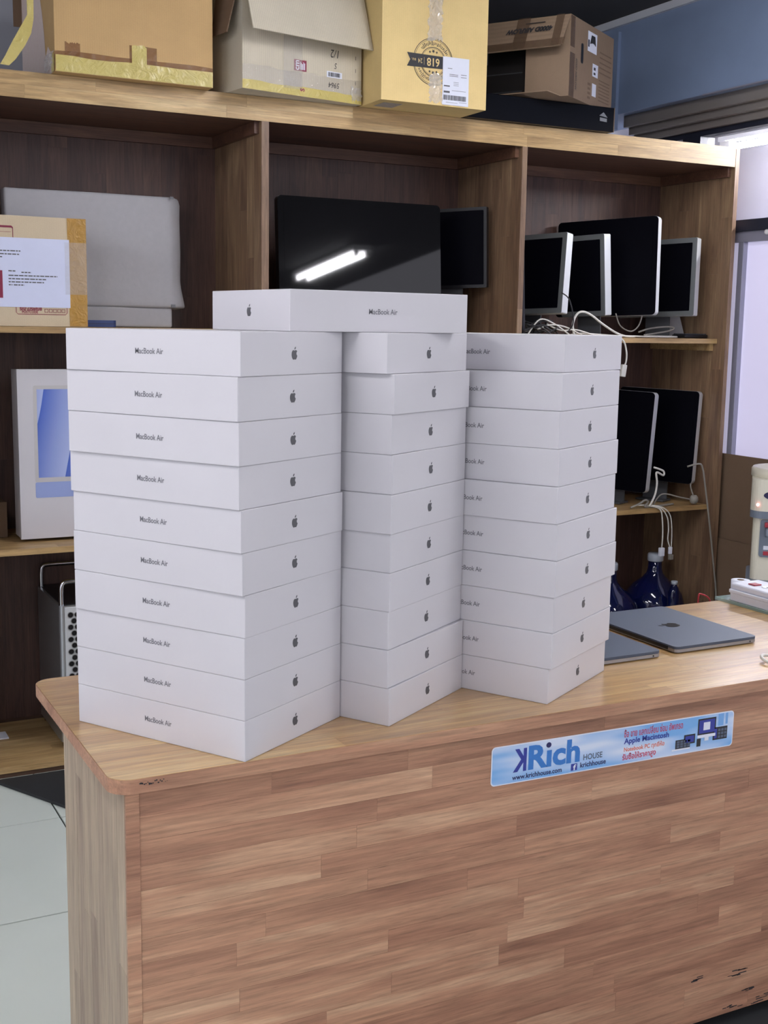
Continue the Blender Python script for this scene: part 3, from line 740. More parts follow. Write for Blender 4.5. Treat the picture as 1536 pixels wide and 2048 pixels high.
# B: grey-beige carton with the lid flap hanging open
B = thing('cardboard_box', 'beige carton with a drooping front flap and maroon stamp on top of the shelf', 'box', (1.408, 3.728, T), R(9.0))
open_box(B, 'card_grey', 0.455, 0.40, 0.36, top=False)
FB = frame((0, 0, 0), X, Z)
board('flap', 'card_grey', B, [(0.0, -0.002, 0.362), (0.455, -0.002, 0.362), (0.452, -0.072, 0.163), (-0.002, -0.072, 0.167)])
board('flap', 'card_dull', B, [(-0.002, 0.15, 0.362), (-0.002, 0.0, 0.362), (-0.045, 0.02, 0.165), (-0.045, 0.12, 0.165)])
board('flap', 'card_grey', B, [(0.455, 0.4, 0.362), (0.0, 0.4, 0.362), (0.0, 0.46, 0.48), (0.455, 0.46, 0.48)])
ragged('tape', 'tape_yellow', B, FB, 0.0, 0.455, 0.0, 0.028, 12, 0.003)
ragged('tape', 'tape_clear', B, FB, 0.0, 0.455, 0.02, 0.075, 13, 0.004, lift=0.0008)
ragged('tape', 'tape_clear', B, FB, 0.15, 0.22, 0.02, 0.19, 14, 0.006, lift=0.0018)
crinkled('tape', B, FB, 0.412, 0.453, 0.01, 0.05, 15, 0.004, 6, 6)
flat('stamp', 'print_maroon', [(0.190, 0.237, 0.078, 0.112)], B, FB, lift=0.0010)
text('stamp_lettering', 'cm', 0.026, 'paper_white', B, FB, 0.2005, 0.095, lift=0.0018, rot=R(90), bold=0.0006)
flat('stamp_lettering', 'paper_white', [(0.212 + i * 0.0042, 0.2145 + i * 0.0042, 0.082, 0.106 - 0.003 * (i % 3)) for i in range(5)], B, FB, lift=0.0014)
text('stamp_lettering', 'S', 0.022, 'print_maroon', B, FB, 0.222, 0.020, lift=0.0024, rot=R(90), bold=0.0006)
text('handwriting', '1/2', 0.036, 'print_black', B, FB, 0.350, 0.150, lift=0.001, rot=R(180), sx=0.8, shear=0.2)
text('handwriting', 'S', 0.026, 'print_black', B, FB, 0.352, 0.112, lift=0.001, rot=R(180), sx=0.8, shear=0.2)
flat('barcode_label', 'paper_white', [(0.316, 0.376, 0.073, 0.092)], B, FB, lift=0.0010)
flat('barcode', 'print_black', barcode(0.321, 0.371, 0.076, 0.089, 3), B, FB, lift=0.0014)
text('handwriting', '5964', 0.024, 'print_black', B, FB, 0.345, 0.050, lift=0.0014, rot=R(180), sx=0.9, shear=0.15)
for zz in (0.06, 0.10, 0.14): flat('staple', 'print_black', [(0.430, 0.4315, zz, zz + 0.012)], B, FB, lift=0.0010)

# C: golden carton with the round stamp
C = thing('cardboard_box', 'golden carton with a round dark stamp and white shipping label on top of the shelf', 'box', (1.8655, 3.667, T), R(-0.8))
open_box(C, 'card_gold', 0.398, 0.42, 0.43)
FC = frame((0, 0, 0), X, Z)
def ring(r0, r1, cx, cy, n=48):
    return [[(cx + r * math.cos(2 * math.pi * (i + d) / n), cy + r * math.sin(2 * math.pi * (i + d) / n)) for r, d in ((r0, 0), (r1, 0), (r1, 1), (r0, 1))] for i in range(n)]
def polys(name, mat, pl, parent, M, lift, th=0.0003):
    bm = bmesh.new()
    for p in pl: bm_prism(bm, p, lift, lift + th)
    return from_bm(name, bm, mat, parent, M)
def star(cx, cy, r, rot=-90):
    return [(cx + (r if i % 2 == 0 else r * 0.42) * math.cos(R(rot + 36 * i)), cy + (r if i % 2 == 0 else r * 0.42) * math.sin(R(rot + 36 * i))) for i in range(10)]
SCX, SCY = 0.190, 0.136
pl = ring(0.0735, 0.0755, SCX, SCY) + ring(0.0695, 0.0705, SCX, SCY) + ring(0.0455, 0.0475, SCX, SCY) + ring(0.0425, 0.0433, SCX, SCY)
polys('stamp', 'print_black', pl, C, FC, 0.0008)
rt_ = random.Random(21); pl = []
for a0, a1 in ((28, 140), (205, 320)):                       # illegible ring of small characters
    aa = a0
    while aa < a1:
        wd = rt_.uniform(2.2, 4.2); ra, rb = 0.0525 + rt_.choice((0, .003)), 0.0625 + rt_.choice((0, .004, 0))
        pl.append([(SCX + r * math.cos(R(q)), SCY + r * math.sin(R(q))) for r, q in ((ra, aa), (rb, aa), (rb, aa + wd * 0.55), (ra, aa + wd * 0.55))])
        if rt_.random() < 0.7: pl.append([(SCX + r * math.cos(R(q)), SCY + r * math.sin(R(q))) for r, q in ((ra, aa), (ra + 0.0022, aa), (ra + 0.0022, aa + wd), (ra, aa + wd))])
        aa += wd + rt_.uniform(1.4, 2.4)
polys('stamp_lettering', 'print_black', pl, C, FC, 0.0008)
polys('stamp_star', 'print_black', [star(SCX, SCY + 0.034, 0.007), star(SCX - 0.013, SCY + 0.031, 0.005), star(SCX + 0.013, SCY + 0.031, 0.005), star(SCX, SCY - 0.034, 0.007), star(SCX - 0.013, SCY - 0.031, 0.005), star(SCX + 0.013, SCY - 0.031, 0.005)], C, FC, 0.0008)
prism('ribbon', 'print_black', [(0.092, SCY - 0.0215), (0.232, SCY - 0.0195), (0.232, SCY + 0.0195), (0.092, SCY + 0.0215), (0.104, SCY)], 0.0012, 0.0016, C, FC)
text('ribbon_lettering', '618', 0.036, 'card_gold', C, FC, 0.190, SCY, lift=0.002, rot=R(180), bold=0.0006, sx=0.9)
flat('ribbon_rule', 'card_gold', [(0.1555, 0.1563, SCY - 0.012, SCY + 0.012)], C, FC, lift=0.0018)
text('ribbon_lettering', '24', 0.021, 'card_gold', C, FC, 0.141, SCY, lift=0.002, rot=R(180), sx=0.8)
text('ribbon_lettering', 'ชม.', 0.013, 'card_gold', C, FC, 0.117, SCY + 0.001, lift=0.002, rot=R(180))
crinkled('tape', C, FC, 0.168, 0.220, 0.205, 0.41, 31, 0.007, 8, 26)
crinkled('tape', C, FC, 0.176, 0.224, 0.01, 0.10, 32, 0.004, 8, 14)
flat('shipping_label', 'paper_white', [(0.226, 0.327, 0.004, 0.158)], C, FC, lift=0.0026)
bars = [(0.231, 0.254, 0.063, 0.067), (0.231, 0.254, 0.043, 0.049)]
bars += [(0.245 + .005 * q, 0.262, 0.121, 0.1225) for q in range(1)] + [(0.252, 0.285, 0.097 + .005 * q, 0.0985 + .005 * q) for q in range(2)] + [(0.296, 0.318, 0.096 + .008 * q, 0.0975 + .008 * q) for q in range(2)]
bars += [(0.268, 0.288, 0.068 + .005 * q, 0.069 + .005 * q) for q in range(3)] + [(0.262, 0.316, 0.051, 0.052), (0.240, 0.285, 0.012, 0.013), (0.290, 0.320, 0.0145, 0.0155)]
flat('label_print', 'print_grey', bars, C, FC, lift=0.0031)
flat('barcode', 'print_black', barcode(0.231, 0.318, 0.020, 0.036, 5), C, FC, lift=0.0031)
FCu = frame((0, 0, 0), X, Y)
flat('tape', 'tape_foil', [(0.03, 0.10, 0.02, 0.10)], C, frame((0, 0.0, 0.0), X, -Y) @ Matrix.Translation((0, -0.14, 0)), lift=0.0008)

# D: brown computer-case carton, lying open on a black carton
E_ = thing('black_carton', 'flat glossy black carton under the open brown carton on the shelf top', 'box', (2.27, 3.80, T))
box('carton', 'carton_black', (0, 0.644, 0, 0.42, 0, 0.088), E_, bev=0.002)
box('edge_board', 'card_dull', (0.6435, 0.646, 0.0, 0.003, 0, 0.088), E_)
FE = frame((0, 0, 0), X, Z)
polys('house_mark', 'grey_plastic', [[(0.575, 0.055), (0.613, 0.050), (0.594, 0.068)], [(0.578, 0.036), (0.610, 0.034), (0.610, 0.046), (0.578, 0.049)]], E_, FE, 0.0005)
D = thing('cardboard_box', 'open brown carton printed 4000D AIRFLOW lying on the black carton at the right', 'box', (2.626, 3.694, T + 0.089), R(32))
DL, DW, DH, th = 0.47, 0.43, 0.277, 0.005          # local x along right face (receding right), y along the open face (receding left)
box('side', 'card_brown', (0, DW, 0, th, 0, DH), D)                      # right face
box('side', 'card_brown', (0, DW, DL - th, DL, 0, DH), D)
box('rear', 'card_brown', (DW - th, DW, th, DL - th, 0, DH), D)
box('bottom', 'card_brown', (0, DW - th, th, DL - th, 0, th), D)
box('lid', 'card_brown', (0, DW - th, th, DL - th, DH - th, DH), D)
box('flap', 'card_brown', (0.0, th, th, 0.17, th, DH - th), D)           # inner flap closing part of the mouth
board('flap', 'card_brown', D, [(-0.002, 0.0, DH), (-0.002, DL, DH), (-0.055, DL, DH - 0.115), (-0.055, 0.015, DH - 0.115)], -0.004)   # top flap drooping
board('flap', 'card_brown', D, [(0.0, 0.03, 0.0), (0.0, DL, 0.0), (-0.05, DL, 0.012), (-0.05, 0.06, 0.012)], 0.004)
FD = frame((-0.002, 0.0, DH), (0, -1, 0), (0.053, 0, 0.115))
text('carton_lettering', '4000D AIRFLOW', 0.0265, 'print_black', D, FD, -0.145, -0.052, lift=0.0052, rot=R(180), bold=0.0013, sx=0.9, shear=0.15)
flat('carton_lettering', 'print_black', [(-0.165, -0.09, -0.027, -0.024)], D, FD, lift=0.005)
flat('tape', 'tape_dull', [(-0.33, 0.0, -0.127, -0.098)], D, FD, lift=0.005)
flat('tape', 'tape_dull', [(-0.20, -0.15, -0.125, -0.0)], D, FD, lift=0.0048)
flat('tape', 'tape_dull', [(-0.05, -0.02, -0.125, -0.0)], D, FD, lift=0.0048)
FR = frame((0, 0, 0), X, Z)
for pr_ in [(0.165, 0.255, 0.185, 0.255), (0.22, 0.275, 0.105, 0.150), (0.222, 0.262, 0.035, 0.080)]: flat('pictogram', 'paper_white', [pr_], D, FR)
polys('pictogram_mark', 'print_black', [[(0.185, 0.212), (0.20, 0.245), (0.235, 0.245), (0.245, 0.212), (0.225, 0.218), (0.21, 0.218)], [(0.168, 0.20), (0.18, 0.20), (0.18, 0.225), (0.168, 0.225)], [(0.232, 0.112), (0.25, 0.112), (0.25, 0.12), (0.232, 0.12)], [(0.232, 0.128), (0.25, 0.128), (0.25, 0.138), (0.232, 0.138)]], D, FR, 0.001)
prism('hand_hole', 'black_plastic', rounded_rect(0.022, 0.070, 0.009, 5, 0.115, 0.165), 0.0003, 0.0007, D, FR)
text('carton_lettering', '4000D AIRFLOW', 0.024, 'print_black', D, FR, 0.062, 0.085, lift=0.0008, rot=R(-90), sx=0.62, shear=0.1)
flat('carton_lettering', 'card_dull', [(0.29, 0.41, 0.20 - .018 * q, 0.204 - .018 * q) for q in range(5)] + [(0.29, 0.40, 0.10 - .012 * q, 0.1035 - .012 * q) for q in range(7)] + [(0.18, 0.205, 0.02 + .016 * q, 0.028 + .016 * q) for q in range(4)], D, FR)
flat('tape', 'tape_dull', [(0.0, 0.045, 0.0, 0.15), (0.0, 0.04, 0.17, 0.275)], D, FR, lift=0.0010)
pc = thing('computer_case', 'black computer case inside the open brown carton', 'computer', (0, 0, 0))
pc.location = D.location + Vector((math.cos(R(32)) * 0.04 - math.sin(R(32)) * 0.17, math.sin(R(32)) * 0.04 + math.cos(R(32)) * 0.17, 0.006)); pc.rotation_euler = (0, 0, R(32))
box('case', 'black_plastic', (0.0, 0.37, 0.0, 0.28, 0, 0.25), pc, bev=0.006)
box('drive_bay', 'grey_plastic', (-0.002, 0.0, 0.17, 0.23, 0.135, 0.185), pc)
boxes('case_trim', 'laptop_base', [(-0.0015, 0.0, 0.03, 0.25, 0.095, 0.099), (-0.0015, 0.0, 0.03, 0.25, 0.03, 0.034)], pc)

# ================================================================== LEFT BAY
Z1, Z0, ZB = 1.433, 0.735, 0.041
# wrapped all-in-one computer
Wm = thing('wrapped_monitor', 'monitor wrapped in grey foam sheet on the upper shelf of the left bay', 'monitor', (0.745, 4.14, Z1))
bm = bmesh.new()
nx, nz_ = 26, 16; vv = []
for j in range(nz_ + 1):
    rowv = []
    for i in range(nx + 1):
        u_, v_ = i / nx, j / nz_
        yy = -0.004 * math.sin(u_ * 9 + v_ * 3) - 0.003 * math.sin(v_ * 11 + 2 * u_) + (0.0 if u_ < 0.93 else (u_ - 0.93) * 0.55)
        xx = u_ * 0.605 - (0.01 if v_ > 0.95 and u_ > 0.97 else 0) + (0.014 * (0.22 - v_) / 0.22 if u_ > 0.96 and v_ < 0.22 else 0)
        zz = 0.068 + v_ * 0.375
        rowv.append(bm.verts.new((xx, yy, zz)))
    vv.append(rowv)
for j in range(nz_):
    for i in range(nx): bm.faces.new((vv[j][i], vv[j][i + 1], vv[j + 1][i + 1], vv[j + 1][i]))
sheet = from_bm('foam_wrap', bm, 'foam_sheet', Wm, smooth=True)
sd = sheet.modifiers.new('thickness', 'SOLIDIFY'); sd.thickness = 0.05; sd.offset = -1
bv = sheet.modifiers.new('soft_edge', 'BEVEL'); bv.width = 0.008; bv.segments = 2; bv.limit_method = 'ANGLE'
box('wrapped_foot', 'foam_sheet', (0.08, 0.56, 0.005, 0.045, 0.0, 0.07), Wm, bev=0.008, seg=3)
boxes('tape_tab', 'grey_plastic', [(0.552, 0.564, -0.009, -0.005, 0.436, 0.444), (0.552, 0.566, -0.012, -0.006, 0.070, 0.080)], Wm)
# post parcel
P_ = thing('parcel', 'beige postal parcel with a white address sheet on the upper shelf of the left bay', 'box', (0.57, 3.889, Z1), R(1.0))
open_box(P_, 'card_parcel', 0.378, 0.20, 0.334)
FP = frame((0, 0, 0), X, Z)
prism('tape', 'tape_amber', [(0.322, 0.001), (0.3785, 0.001), (0.3785, 0.334), (0.319, 0.334)], 0.0006, 0.0011, P_, FP)
flat('tape', 'tape_clear', [(0.31, 0.378, 0.10, 0.26)], P_, FP, lift=0.0020)
flat('address_sheet', 'paper_lilac', [(0.0, 0.3245, 0.058, 0.268)], P_, FP, lift=0.0013)
rl_ = random.Random(9); bars = []
for (x0, x1, zz) in ((0.11, 0.175, 0.226), (0.11, 0.172, 0.216), (0.11, 0.122, 0.207), (0.137, 0.158, 0.1655), (0.176, 0.206, 0.162), (0.137, 0.286, 0.152), (0.137, 0.252, 0.142), (0.137, 0.244, 0.1325), (0.137, 0.148, 0.1235), (0.152, 0.184, 0.1235)):
    x = x0
    while x < x1:
        l = rl_.uniform(0.006, 0.016); bars.append((x, min(x + l, x1), zz, zz + 0.0034)); x += l + 0.0022
flat('address_lines', 'print_grey', bars, P_, FP, lift=0.0018)
flat('address_band', 'print_maroon', [(0.108, 0.119, 0.085, 0.168)], P_, FP, lift=0.0018)
flat('stamp', 'print_maroon', [(0.09, 0.150, 0.297, 0.303), (0.153, 0.1548, 0.262, 0.298), (0.11, 0.148, 0.2835, 0.2845), (0.1565, 0.1582, 0.042, 0.06), (0.1625, 0.309, 0.036, 0.0378), (0.313, 0.3147, 0.042, 0.06)], P_, FP, lift=0.0008)
polys('stamp', 'print_maroon', [[(0.150, 0.303), (0.150, 0.297), (0.153, 0.294), (0.1548, 0.298)], [(0.1565, 0.042), (0.1582, 0.042), (0.1625, 0.0378), (0.1625, 0.036)], [(0.313, 0.042), (0.3147, 0.042), (0.309, 0.036), (0.309, 0.0378)]], P_, FP, 0.0008)
text('stamp_lettering', 'รหัสไปรษณีย์', 0.0155, 'print_maroon', P_, FP, 0.202, 0.0535, lift=0.001, bold=0.0006, sx=0.85)
text('stamp_lettering', 'POSTCODE', 0.0105, 'print_maroon', P_, FP, 0.199, 0.0435, lift=0.001, bold=0.0003, sx=0.9)
sq = []
for k in range(5):
    x0 = 0.244 + k * 0.0132
    sq += [(x0, x0 + 0.0108, 0.0430, 0.0442), (x0, x0 + 0.0108, 0.0526, 0.0538), (x0, x0 + 0.0012, 0.0430, 0.0538), (x0 + 0.0096, x0 + 0.0108, 0.0430, 0.0538)]
flat('postcode_boxes', 'print_maroon', sq, P_, FP, lift=0.0012)
bc = thing('blue_case', 'flat blue plastic case between the parcel and the wrapped monitor', 'case', (1.012, 4.03, Z1))
prism('case', 'case_blue', rounded_rect(0.11, 0.09, 0.018, 5), 0, 0.022, bc); prism('case_seam', 'frame_dark', rounded_rect(0.1105, 0.0905, 0.018, 5), 0.010, 0.0115, bc)
# picture box of a computer
I_ = thing('computer_box', 'white computer box with a blue screen picture on the lower shelf of the left bay', 'box', (0.741, 3.992, Z0 + 0.009))
box('lid_half', 'carton_white', (0, 0.62, 0, 0.02, 0, 0.552), I_, bev=0.001)
box('rear_half', 'carton_white', (0.004, 0.616, 0.0202, 0.115, 0, 0.549), I_, bev=0.001)
m, t, b = nt_new('screen_picture')
tc = t.nodes.new('ShaderNodeTexCoord'); wv = t.nodes.new('ShaderNodeTexWave'); mp = t.nodes.new('ShaderNodeMapping')
mp.inputs['Rotation'].default_value = (0, 0, R(12)); wv.inputs['Scale'].default_value = 2.6; wv.inputs['Distortion'].default_value = 1.2; wv.wave_profile = 'SAW'; wv.inputs['Detail'].default_value = 1; wv.inputs['Phase Offset'].default_value = 1.0
rp = t.nodes.new('ShaderNodeValToRGB'); e = rp.color_ramp.elements; e[0].color = srgb(70, 100, 190); e[1].color = srgb(176, 190, 232)
t.links.new(tc.outputs['Object'], mp.inputs[0]); t.links.new(mp.outputs[0], wv.inputs['Vector']); t.links.new(wv.outputs['Fac'], rp.inputs[0]); t.links.new(rp.outputs[0], b.inputs['Base Color']); b.inputs['Roughness'].default_value = 0.4
plain('picture_bezel', srgb(196, 194, 194), 0.5); plain('picture_chin', srgb(150, 166, 216), 0.5)
FI = frame((0, 0, 0), X, Z)
prism('picture_bezel', 'picture_bezel', rounded_rect(0.52, 0.314, 0.006, 4, 0.05 + 0.26, 0.343), 0.0003, 0.0006, I_, FI)
flat('picture_screen', 'screen_picture', [(0.061, 0.559, 0.201, 0.488)], I_, FI, lift=0.0007)
prism('picture_chin', 'picture_chin', rounded_rect(0.52, 0.051, 0.005, 4, 0.05 + 0.26, 0.1605), 0.0007, 0.0010, I_, FI)
sb = thing('cardboard_box', 'small dull brown carton at the left end of the lower shelf', 'box', (0.54, 4.105, Z0 + 0.001))
open_box(sb, 'card_dull', 0.178, 0.15, 0.118)
# tower computer with hoop handles
Tm = thing('computer_tower', 'silver tower computer with a drilled front and hoop handles at the bottom left', 'computer', (0.842, 3.925, ZB))
prism('tower_body', 'aluminium', rounded_rect(0.222, 0.35, 0.014, 5, 0.111, 0.176), 0.02, 0.485, Tm)
prism('top_plate', 'black_plastic', rounded_rect(0.200, 0.335, 0.012, 5, 0.111, 0.178), 0.485, 0.488, Tm)
box('front_grille', 'aluminium_pale', (0.018, 0.206, -0.002, 0.004, 0.025, 0.48), Tm, bev=0.001)
for yy in (0.018, 0.335):
    tube('handle', 'chrome', [(0.012, yy, 0.48), (0.012, yy, 0.535), (0.018, yy, 0.556), (0.036, yy, 0.562), (0.111, yy, 0.562), (0.186, yy, 0.562), (0.204, yy, 0.556), (0.210, yy, 0.535), (0.210, yy, 0.48)], 0.0085, Tm, seg=12)
for sx in (0.02, 0.202):
    for yy in (0.03, 0.32): lathe('foot', 'chrome', [(0.012, 0), (0.012, 0.022)], Tm, seg=12, M=Matrix.Translation((sx, yy, 0)))
hm = bmesh.new()
bmesh.ops.create_circle(hm, cap_ends=True, segments=14, radius=0.0085)
hole_me = bpy.data.meshes.new('vent_hole'); hm.to_mesh(hole_me); hm.free(); hole_me.materials.append(MATS['black_plastic'])
hr = bmesh.new()
for p in ring(0.0085, 0.0108, 0, 0, 14): bm_prism(hr, p, -0.0002, 0.0012)
rim_me = bpy.data.meshes.new('vent_rim'); hr.to_mesh(rim_me); hr.free(); rim_me.materials.append(MATS['aluminium'])
for r_ in range(21):
    for c_ in range(8):
        hx = 0.036 + c_ * 0.0222 + (0.0111 if r_ % 2 else 0); hz = 0.040 + r_ * 0.0207
        if hx > 0.200: continue
        Mh = frame((hx, -0.0024, hz), X, Z)
        h_ = bpy.data.objects.new('vent_hole', hole_me); COL.objects.link(h_); h_.parent = Tm; h_.matrix_local = Mh
        k_ = bpy.data.objects.new('vent_rim', rim_me); COL.objects.link(k_); k_.parent = h_
tag(box('paper_slip', 'paper_white', (0.60, 0.70, 4.10, 4.17, ZB, ZB + 0.004)), 'white paper slip lying on the bottom board of the left bay', 'paper')
# black mat on the floor behind the counter
mt = tag(prism('floor_mat', 'rubber_black', [(0.602, 3.812), (1.025, 3.0), (1.75, 3.0), (1.75, 3.812)], 0.0005, 0.010), 'black rubber mat on the floor between the shelf and the counter', 'mat')
mt2 = tag(box('floor_mat', 'rubber_black', (0.9, 2.9, 0.75, 1.792, 0.0005, 0.009), bev=0.002), 'dark mat on the floor in front of the counter at the lower right corner', 'mat')

# ================================================================== MIDDLE BAY
def monitor(name, label, N0, u, v, wd, ht, th, bezel, edge_mat, face_mat, frame_mat, group, radius=0.012, glass=True, chin=0.0, stand=None, face_rough=None):
    """flat display; N0 = lower corner of the viewed face, u along its width, v up its face; thickness goes behind"""
    N0, u, v = Vector(N0), Vector(u).normalized(), Vector(v)
    v = (v - u * v.dot(u)).normalized()
    t = thing(name, label, 'monitor', N0 + u * wd / 2 - Vector((0, 0, 0)), 0, group)
    M = frame(Vector((0, 0, 0)) - u * wd / 2, u, v)
    prism('casing', edge_mat, rounded_rect(wd, ht, radius, 5, wd / 2, ht / 2), -th, -0.0015, t, M)
    prism('bezel', frame_mat, rounded_rect(wd - 0.0006, ht - 0.0006, radius, 5, wd / 2, ht / 2), -0.002, 0.0, t, M)
    prism('screen', face_mat, rounded_rect(wd - 2 * bezel, ht - 2 * bezel - chin, 0.003, 3, wd / 2, ht / 2 + chin / 2), 0.0, 0.0006, t, M)
    prism('rear_shell', edge_mat, rounded_rect(wd * 0.8, ht * 0.8, 0.03, 5, wd / 2, ht / 2), -th - 0.012, -th, t, M)
    if stand is not None:            # stand = shelf height: neck plate and foot
        nrm = u.cross(v); nh = Vector((nrm.x, nrm.y, 0)).normalized(); uh = Vector((u.x, u.y, 0)).normalized()
        base = Vector((0, 0, stand - t.location.z)) - nh * (th * 0.7)
        Fs = frame(base, uh, -nh)
        if Fs.col[2].z < 0: Fs = frame(base, -uh, -nh)
        prism('stand_foot', 'stand_grey', rounded_rect(0.13, 0.085, 0.008, 4), 0.0, 0.006, t, Fs)
        top_ = v * (ht * 0.35) - nrm * (th + 0.006)
        b0 = base + Vector((0, 0, 0.004)) - nh * 0.02
        wv_ = uh * 0.055
        board('stand_neck', 'stand_grey', t, [b0 - wv_, b0 + wv_, top_ + wv_, top_ - wv_], 0.006)
    return t
def tilt(deg, n):        # up vector leaning back by deg, away from facing direction n
    n = Vector((n[0], n[1], 0)).normalized(); return Vector((0, 0, 1)) * math.cos(R(deg)) - n * math.sin(R(deg))
monitor('display', 'large black glossy display reflecting two ceiling tubes in the middle bay', (1.637, 3.965, 1.425), (1, 0, 0), tilt(4.0, (0, -1)), 0.648, 0.470, 0.028, 0.022, 'black_plastic', 'screen_glass', 'screen_glass', 'displays kept in the shelf bays', radius=0.016)
uB = (-(2.505 - 2.36), 4.19 - 3.985, 0); LB = math.hypot(uB[0], uB[1])
monitor('display', 'thin black monitor turned sideways behind the large glossy display', (2.287, 4.23, 1.592), (0.62, -0.78, 0.03), (0, 0, 1), 0.32, 0.300, 0.022, 0.012, 'black_plastic', 'screen_matte', 'black_plastic', 'displays kept in the shelf bays', radius=0.005, stand=1.4205)

# ================================================================== RIGHT BAY
G = 'displays kept in the shelf bays'
def side_monitor(label, Nb, Nt, az, wd, roll, th, bezel, edge_mat, face_mat, frame_mat, radius, stand, chin=0.0):
    """display standing like a book: near lower corner Nb, near upper corner Nt, width running back along azimuth az"""
    Nb, Nt = Vector(Nb), Vector(Nt); v = Nt - Nb; ht = v.length
    back = Vector((math.cos(R(az)), math.sin(R(az)), roll))
    v2 = v - back.normalized() * v.dot(back.normalized())
    u = -back.normalized()
    return monitor('display', label, Nb + back.normalized() * wd, u, v2, wd, ht, th, bezel, edge_mat, face_mat, frame_mat, G, radius=radius, stand=stand, chin=chin)
ZR = 1.4205
side_monitor('silver-framed display leaning furthest left on the upper shelf of the right bay', (2.778, 3.90, 1.512), (2.818, 3.90, 1.820), 112, 0.36, -0.03, 0.042, 0.020, 'aluminium_pale', 'screen_matte', 'bezel_grey', 0.006, ZR)
side_monitor('silver-framed display standing upright second from left on the upper shelf of the right bay', (3.004, 3.92, 1.505), (2.986, 3.92, 1.822), 107, 0.215, -0.03, 0.042, 0.020, 'aluminium_pale', 'screen_matte', 'bezel_grey', 0.006, ZR)
side_monitor('large black-faced display with a thin silver edge on the upper shelf of the right bay', (3.196, 3.850, 1.512), (3.222, 3.850, 1.900), 119, 0.435, -0.035, 0.034, 0.020, 'aluminium_pale', 'screen_matte', 'screen_matte', 0.016, None)
side_monitor('silver-framed display at the right end of the upper shelf of the right bay', (3.424, 3.885, 1.513), (3.446, 3.885, 1.828), 113, 0.36, -0.03, 0.036, 0.020, 'aluminium_pale', 'screen_matte', 'bezel_grey', 0.006, ZR)
monitor('display', 'thin black panel standing against the divider in the right bay', (2.585, 4.24, 1.4215), (0.06, -0.998, 0), tilt(3, (1, 0)), 0.34, 0.405, 0.010, 0.008, 'black_plastic', 'screen_matte', 'frame_dark', G, radius=0.004)
side_monitor('nearer black-faced display with a silver edge on the lower shelf of the right bay', (3.252, 3.925, 0.782), (3.278, 3.925, 1.198), 115, 0.34, 0.03, 0.036, 0.018, 'aluminium_pale', 'screen_matte', 'screen_matte', 0.016, 0.7275)
side_monitor('farther black-faced display with a silver edge by the end panel on the lower shelf', (3.480, 3.905, 0.811), (3.500, 3.905, 1.201), 116, 0.36, 0.02, 0.036, 0.018, 'aluminium_pale', 'screen_matte', 'screen_matte', 0.016, 0.7275)

def cable(name, label, mat, P, r=0.0035, n=6): return tag(tube(name, mat, P, r, n=n), label, 'cable')
cable('white_cable', 'thick white cable arching in front of the silver-framed displays', 'cable_white', [(2.843, 3.90, 1.428), (2.838, 3.905, 1.47), (2.856, 3.905, 1.508), (2.885, 3.905, 1.518), (2.930, 3.91, 1.505), (2.982, 3.91, 1.474), (3.046, 3.905, 1.440), (3.09, 3.90, 1.426), (3.14, 3.90, 1.425)], 0.0045)
cable('white_cable', 'thin white cable hanging in a loop below the large display', 'cable_grey', [(3.079, 3.95, 1.515), (3.104, 3.95, 1.467), (3.158, 3.95, 1.445), (3.197, 3.95, 1.468), (3.214, 3.95, 1.515)], 0.0028)
cable('white_cable', 'coiled white cable on the right of the upper shelf', 'cable_grey', [(3.191, 3.94, 1.443), (3.257, 3.95, 1.458), (3.348, 3.955, 1.466), (3.39, 3.96, 1.461), (3.355, 3.95, 1.449), (3.258, 3.93, 1.437), (3.205, 3.92, 1.430), (3.293, 3.91, 1.428), (3.362, 3.91, 1.426)], 0.0035)
cable('white_cable', 'white cable lying along the front of the upper shelf', 'cable_white', [(2.82, 3.91, 1.4255), (2.873, 3.905, 1.434), (2.933, 3.905, 1.432), (3.029, 3.90, 1.4275), (3.127, 3.90, 1.426), (3.227, 3.905, 1.425), (3.362, 3.905, 1.425)], 0.0034)
cd_ = thing('hanging_cable', 'white cable with a white plug hanging off the upper shelf front', 'cable', (3.07, 3.872, 1.30))
tube('cord', 'cable_white', [(-0.11, 0.05, 0.124), (-0.05, 0.02, 0.126), (-0.012, -0.002, 0.110), (0.006, -0.004, 0.065), (0.008, -0.003, 0.03), (0.002, -0.003, 0.012)], 0.0034, cd_)
box('plug', 'cable_white', (-0.014, 0.008, -0.010, 0.004, -0.034, 0.014), cd_, bev=0.002, M=Matrix.Rotation(R(8), 4, 'Y'))
cable('black_cable', 'black cable looping up over the left silver display edge', 'cable_black', [(2.765, 3.885, 1.588), (2.80, 3.885, 1.566), (2.822, 3.885, 1.508), (2.825, 3.89, 1.463), (2.80, 3.91, 1.427)], 0.0025)
rb = random.Random(17)
for k in range(7):
    cx, cy = rb.uniform(2.64, 2.80), rb.uniform(3.905, 3.96); pts = []
    a0 = rb.uniform(0, 6.28); hgt = rb.uniform(0.02, 0.075)
    for i in range(9):
        aa = a0 + i * 0.85; pts.append((min(max(cx + rb.uniform(0.04, 0.09) * math.cos(aa), 2.57), 2.86), min(max(cy + 0.03 * math.sin(aa), 3.885), 3.985), 1.4255 + abs(math.sin(i * 0.8 + k)) * hgt))
    cable('black_cable', 'tangled black cable in the heap at the left of the upper shelf', 'cable_black', pts, 0.0028, 5)['group'] = 'tangled black cables on the upper shelf'
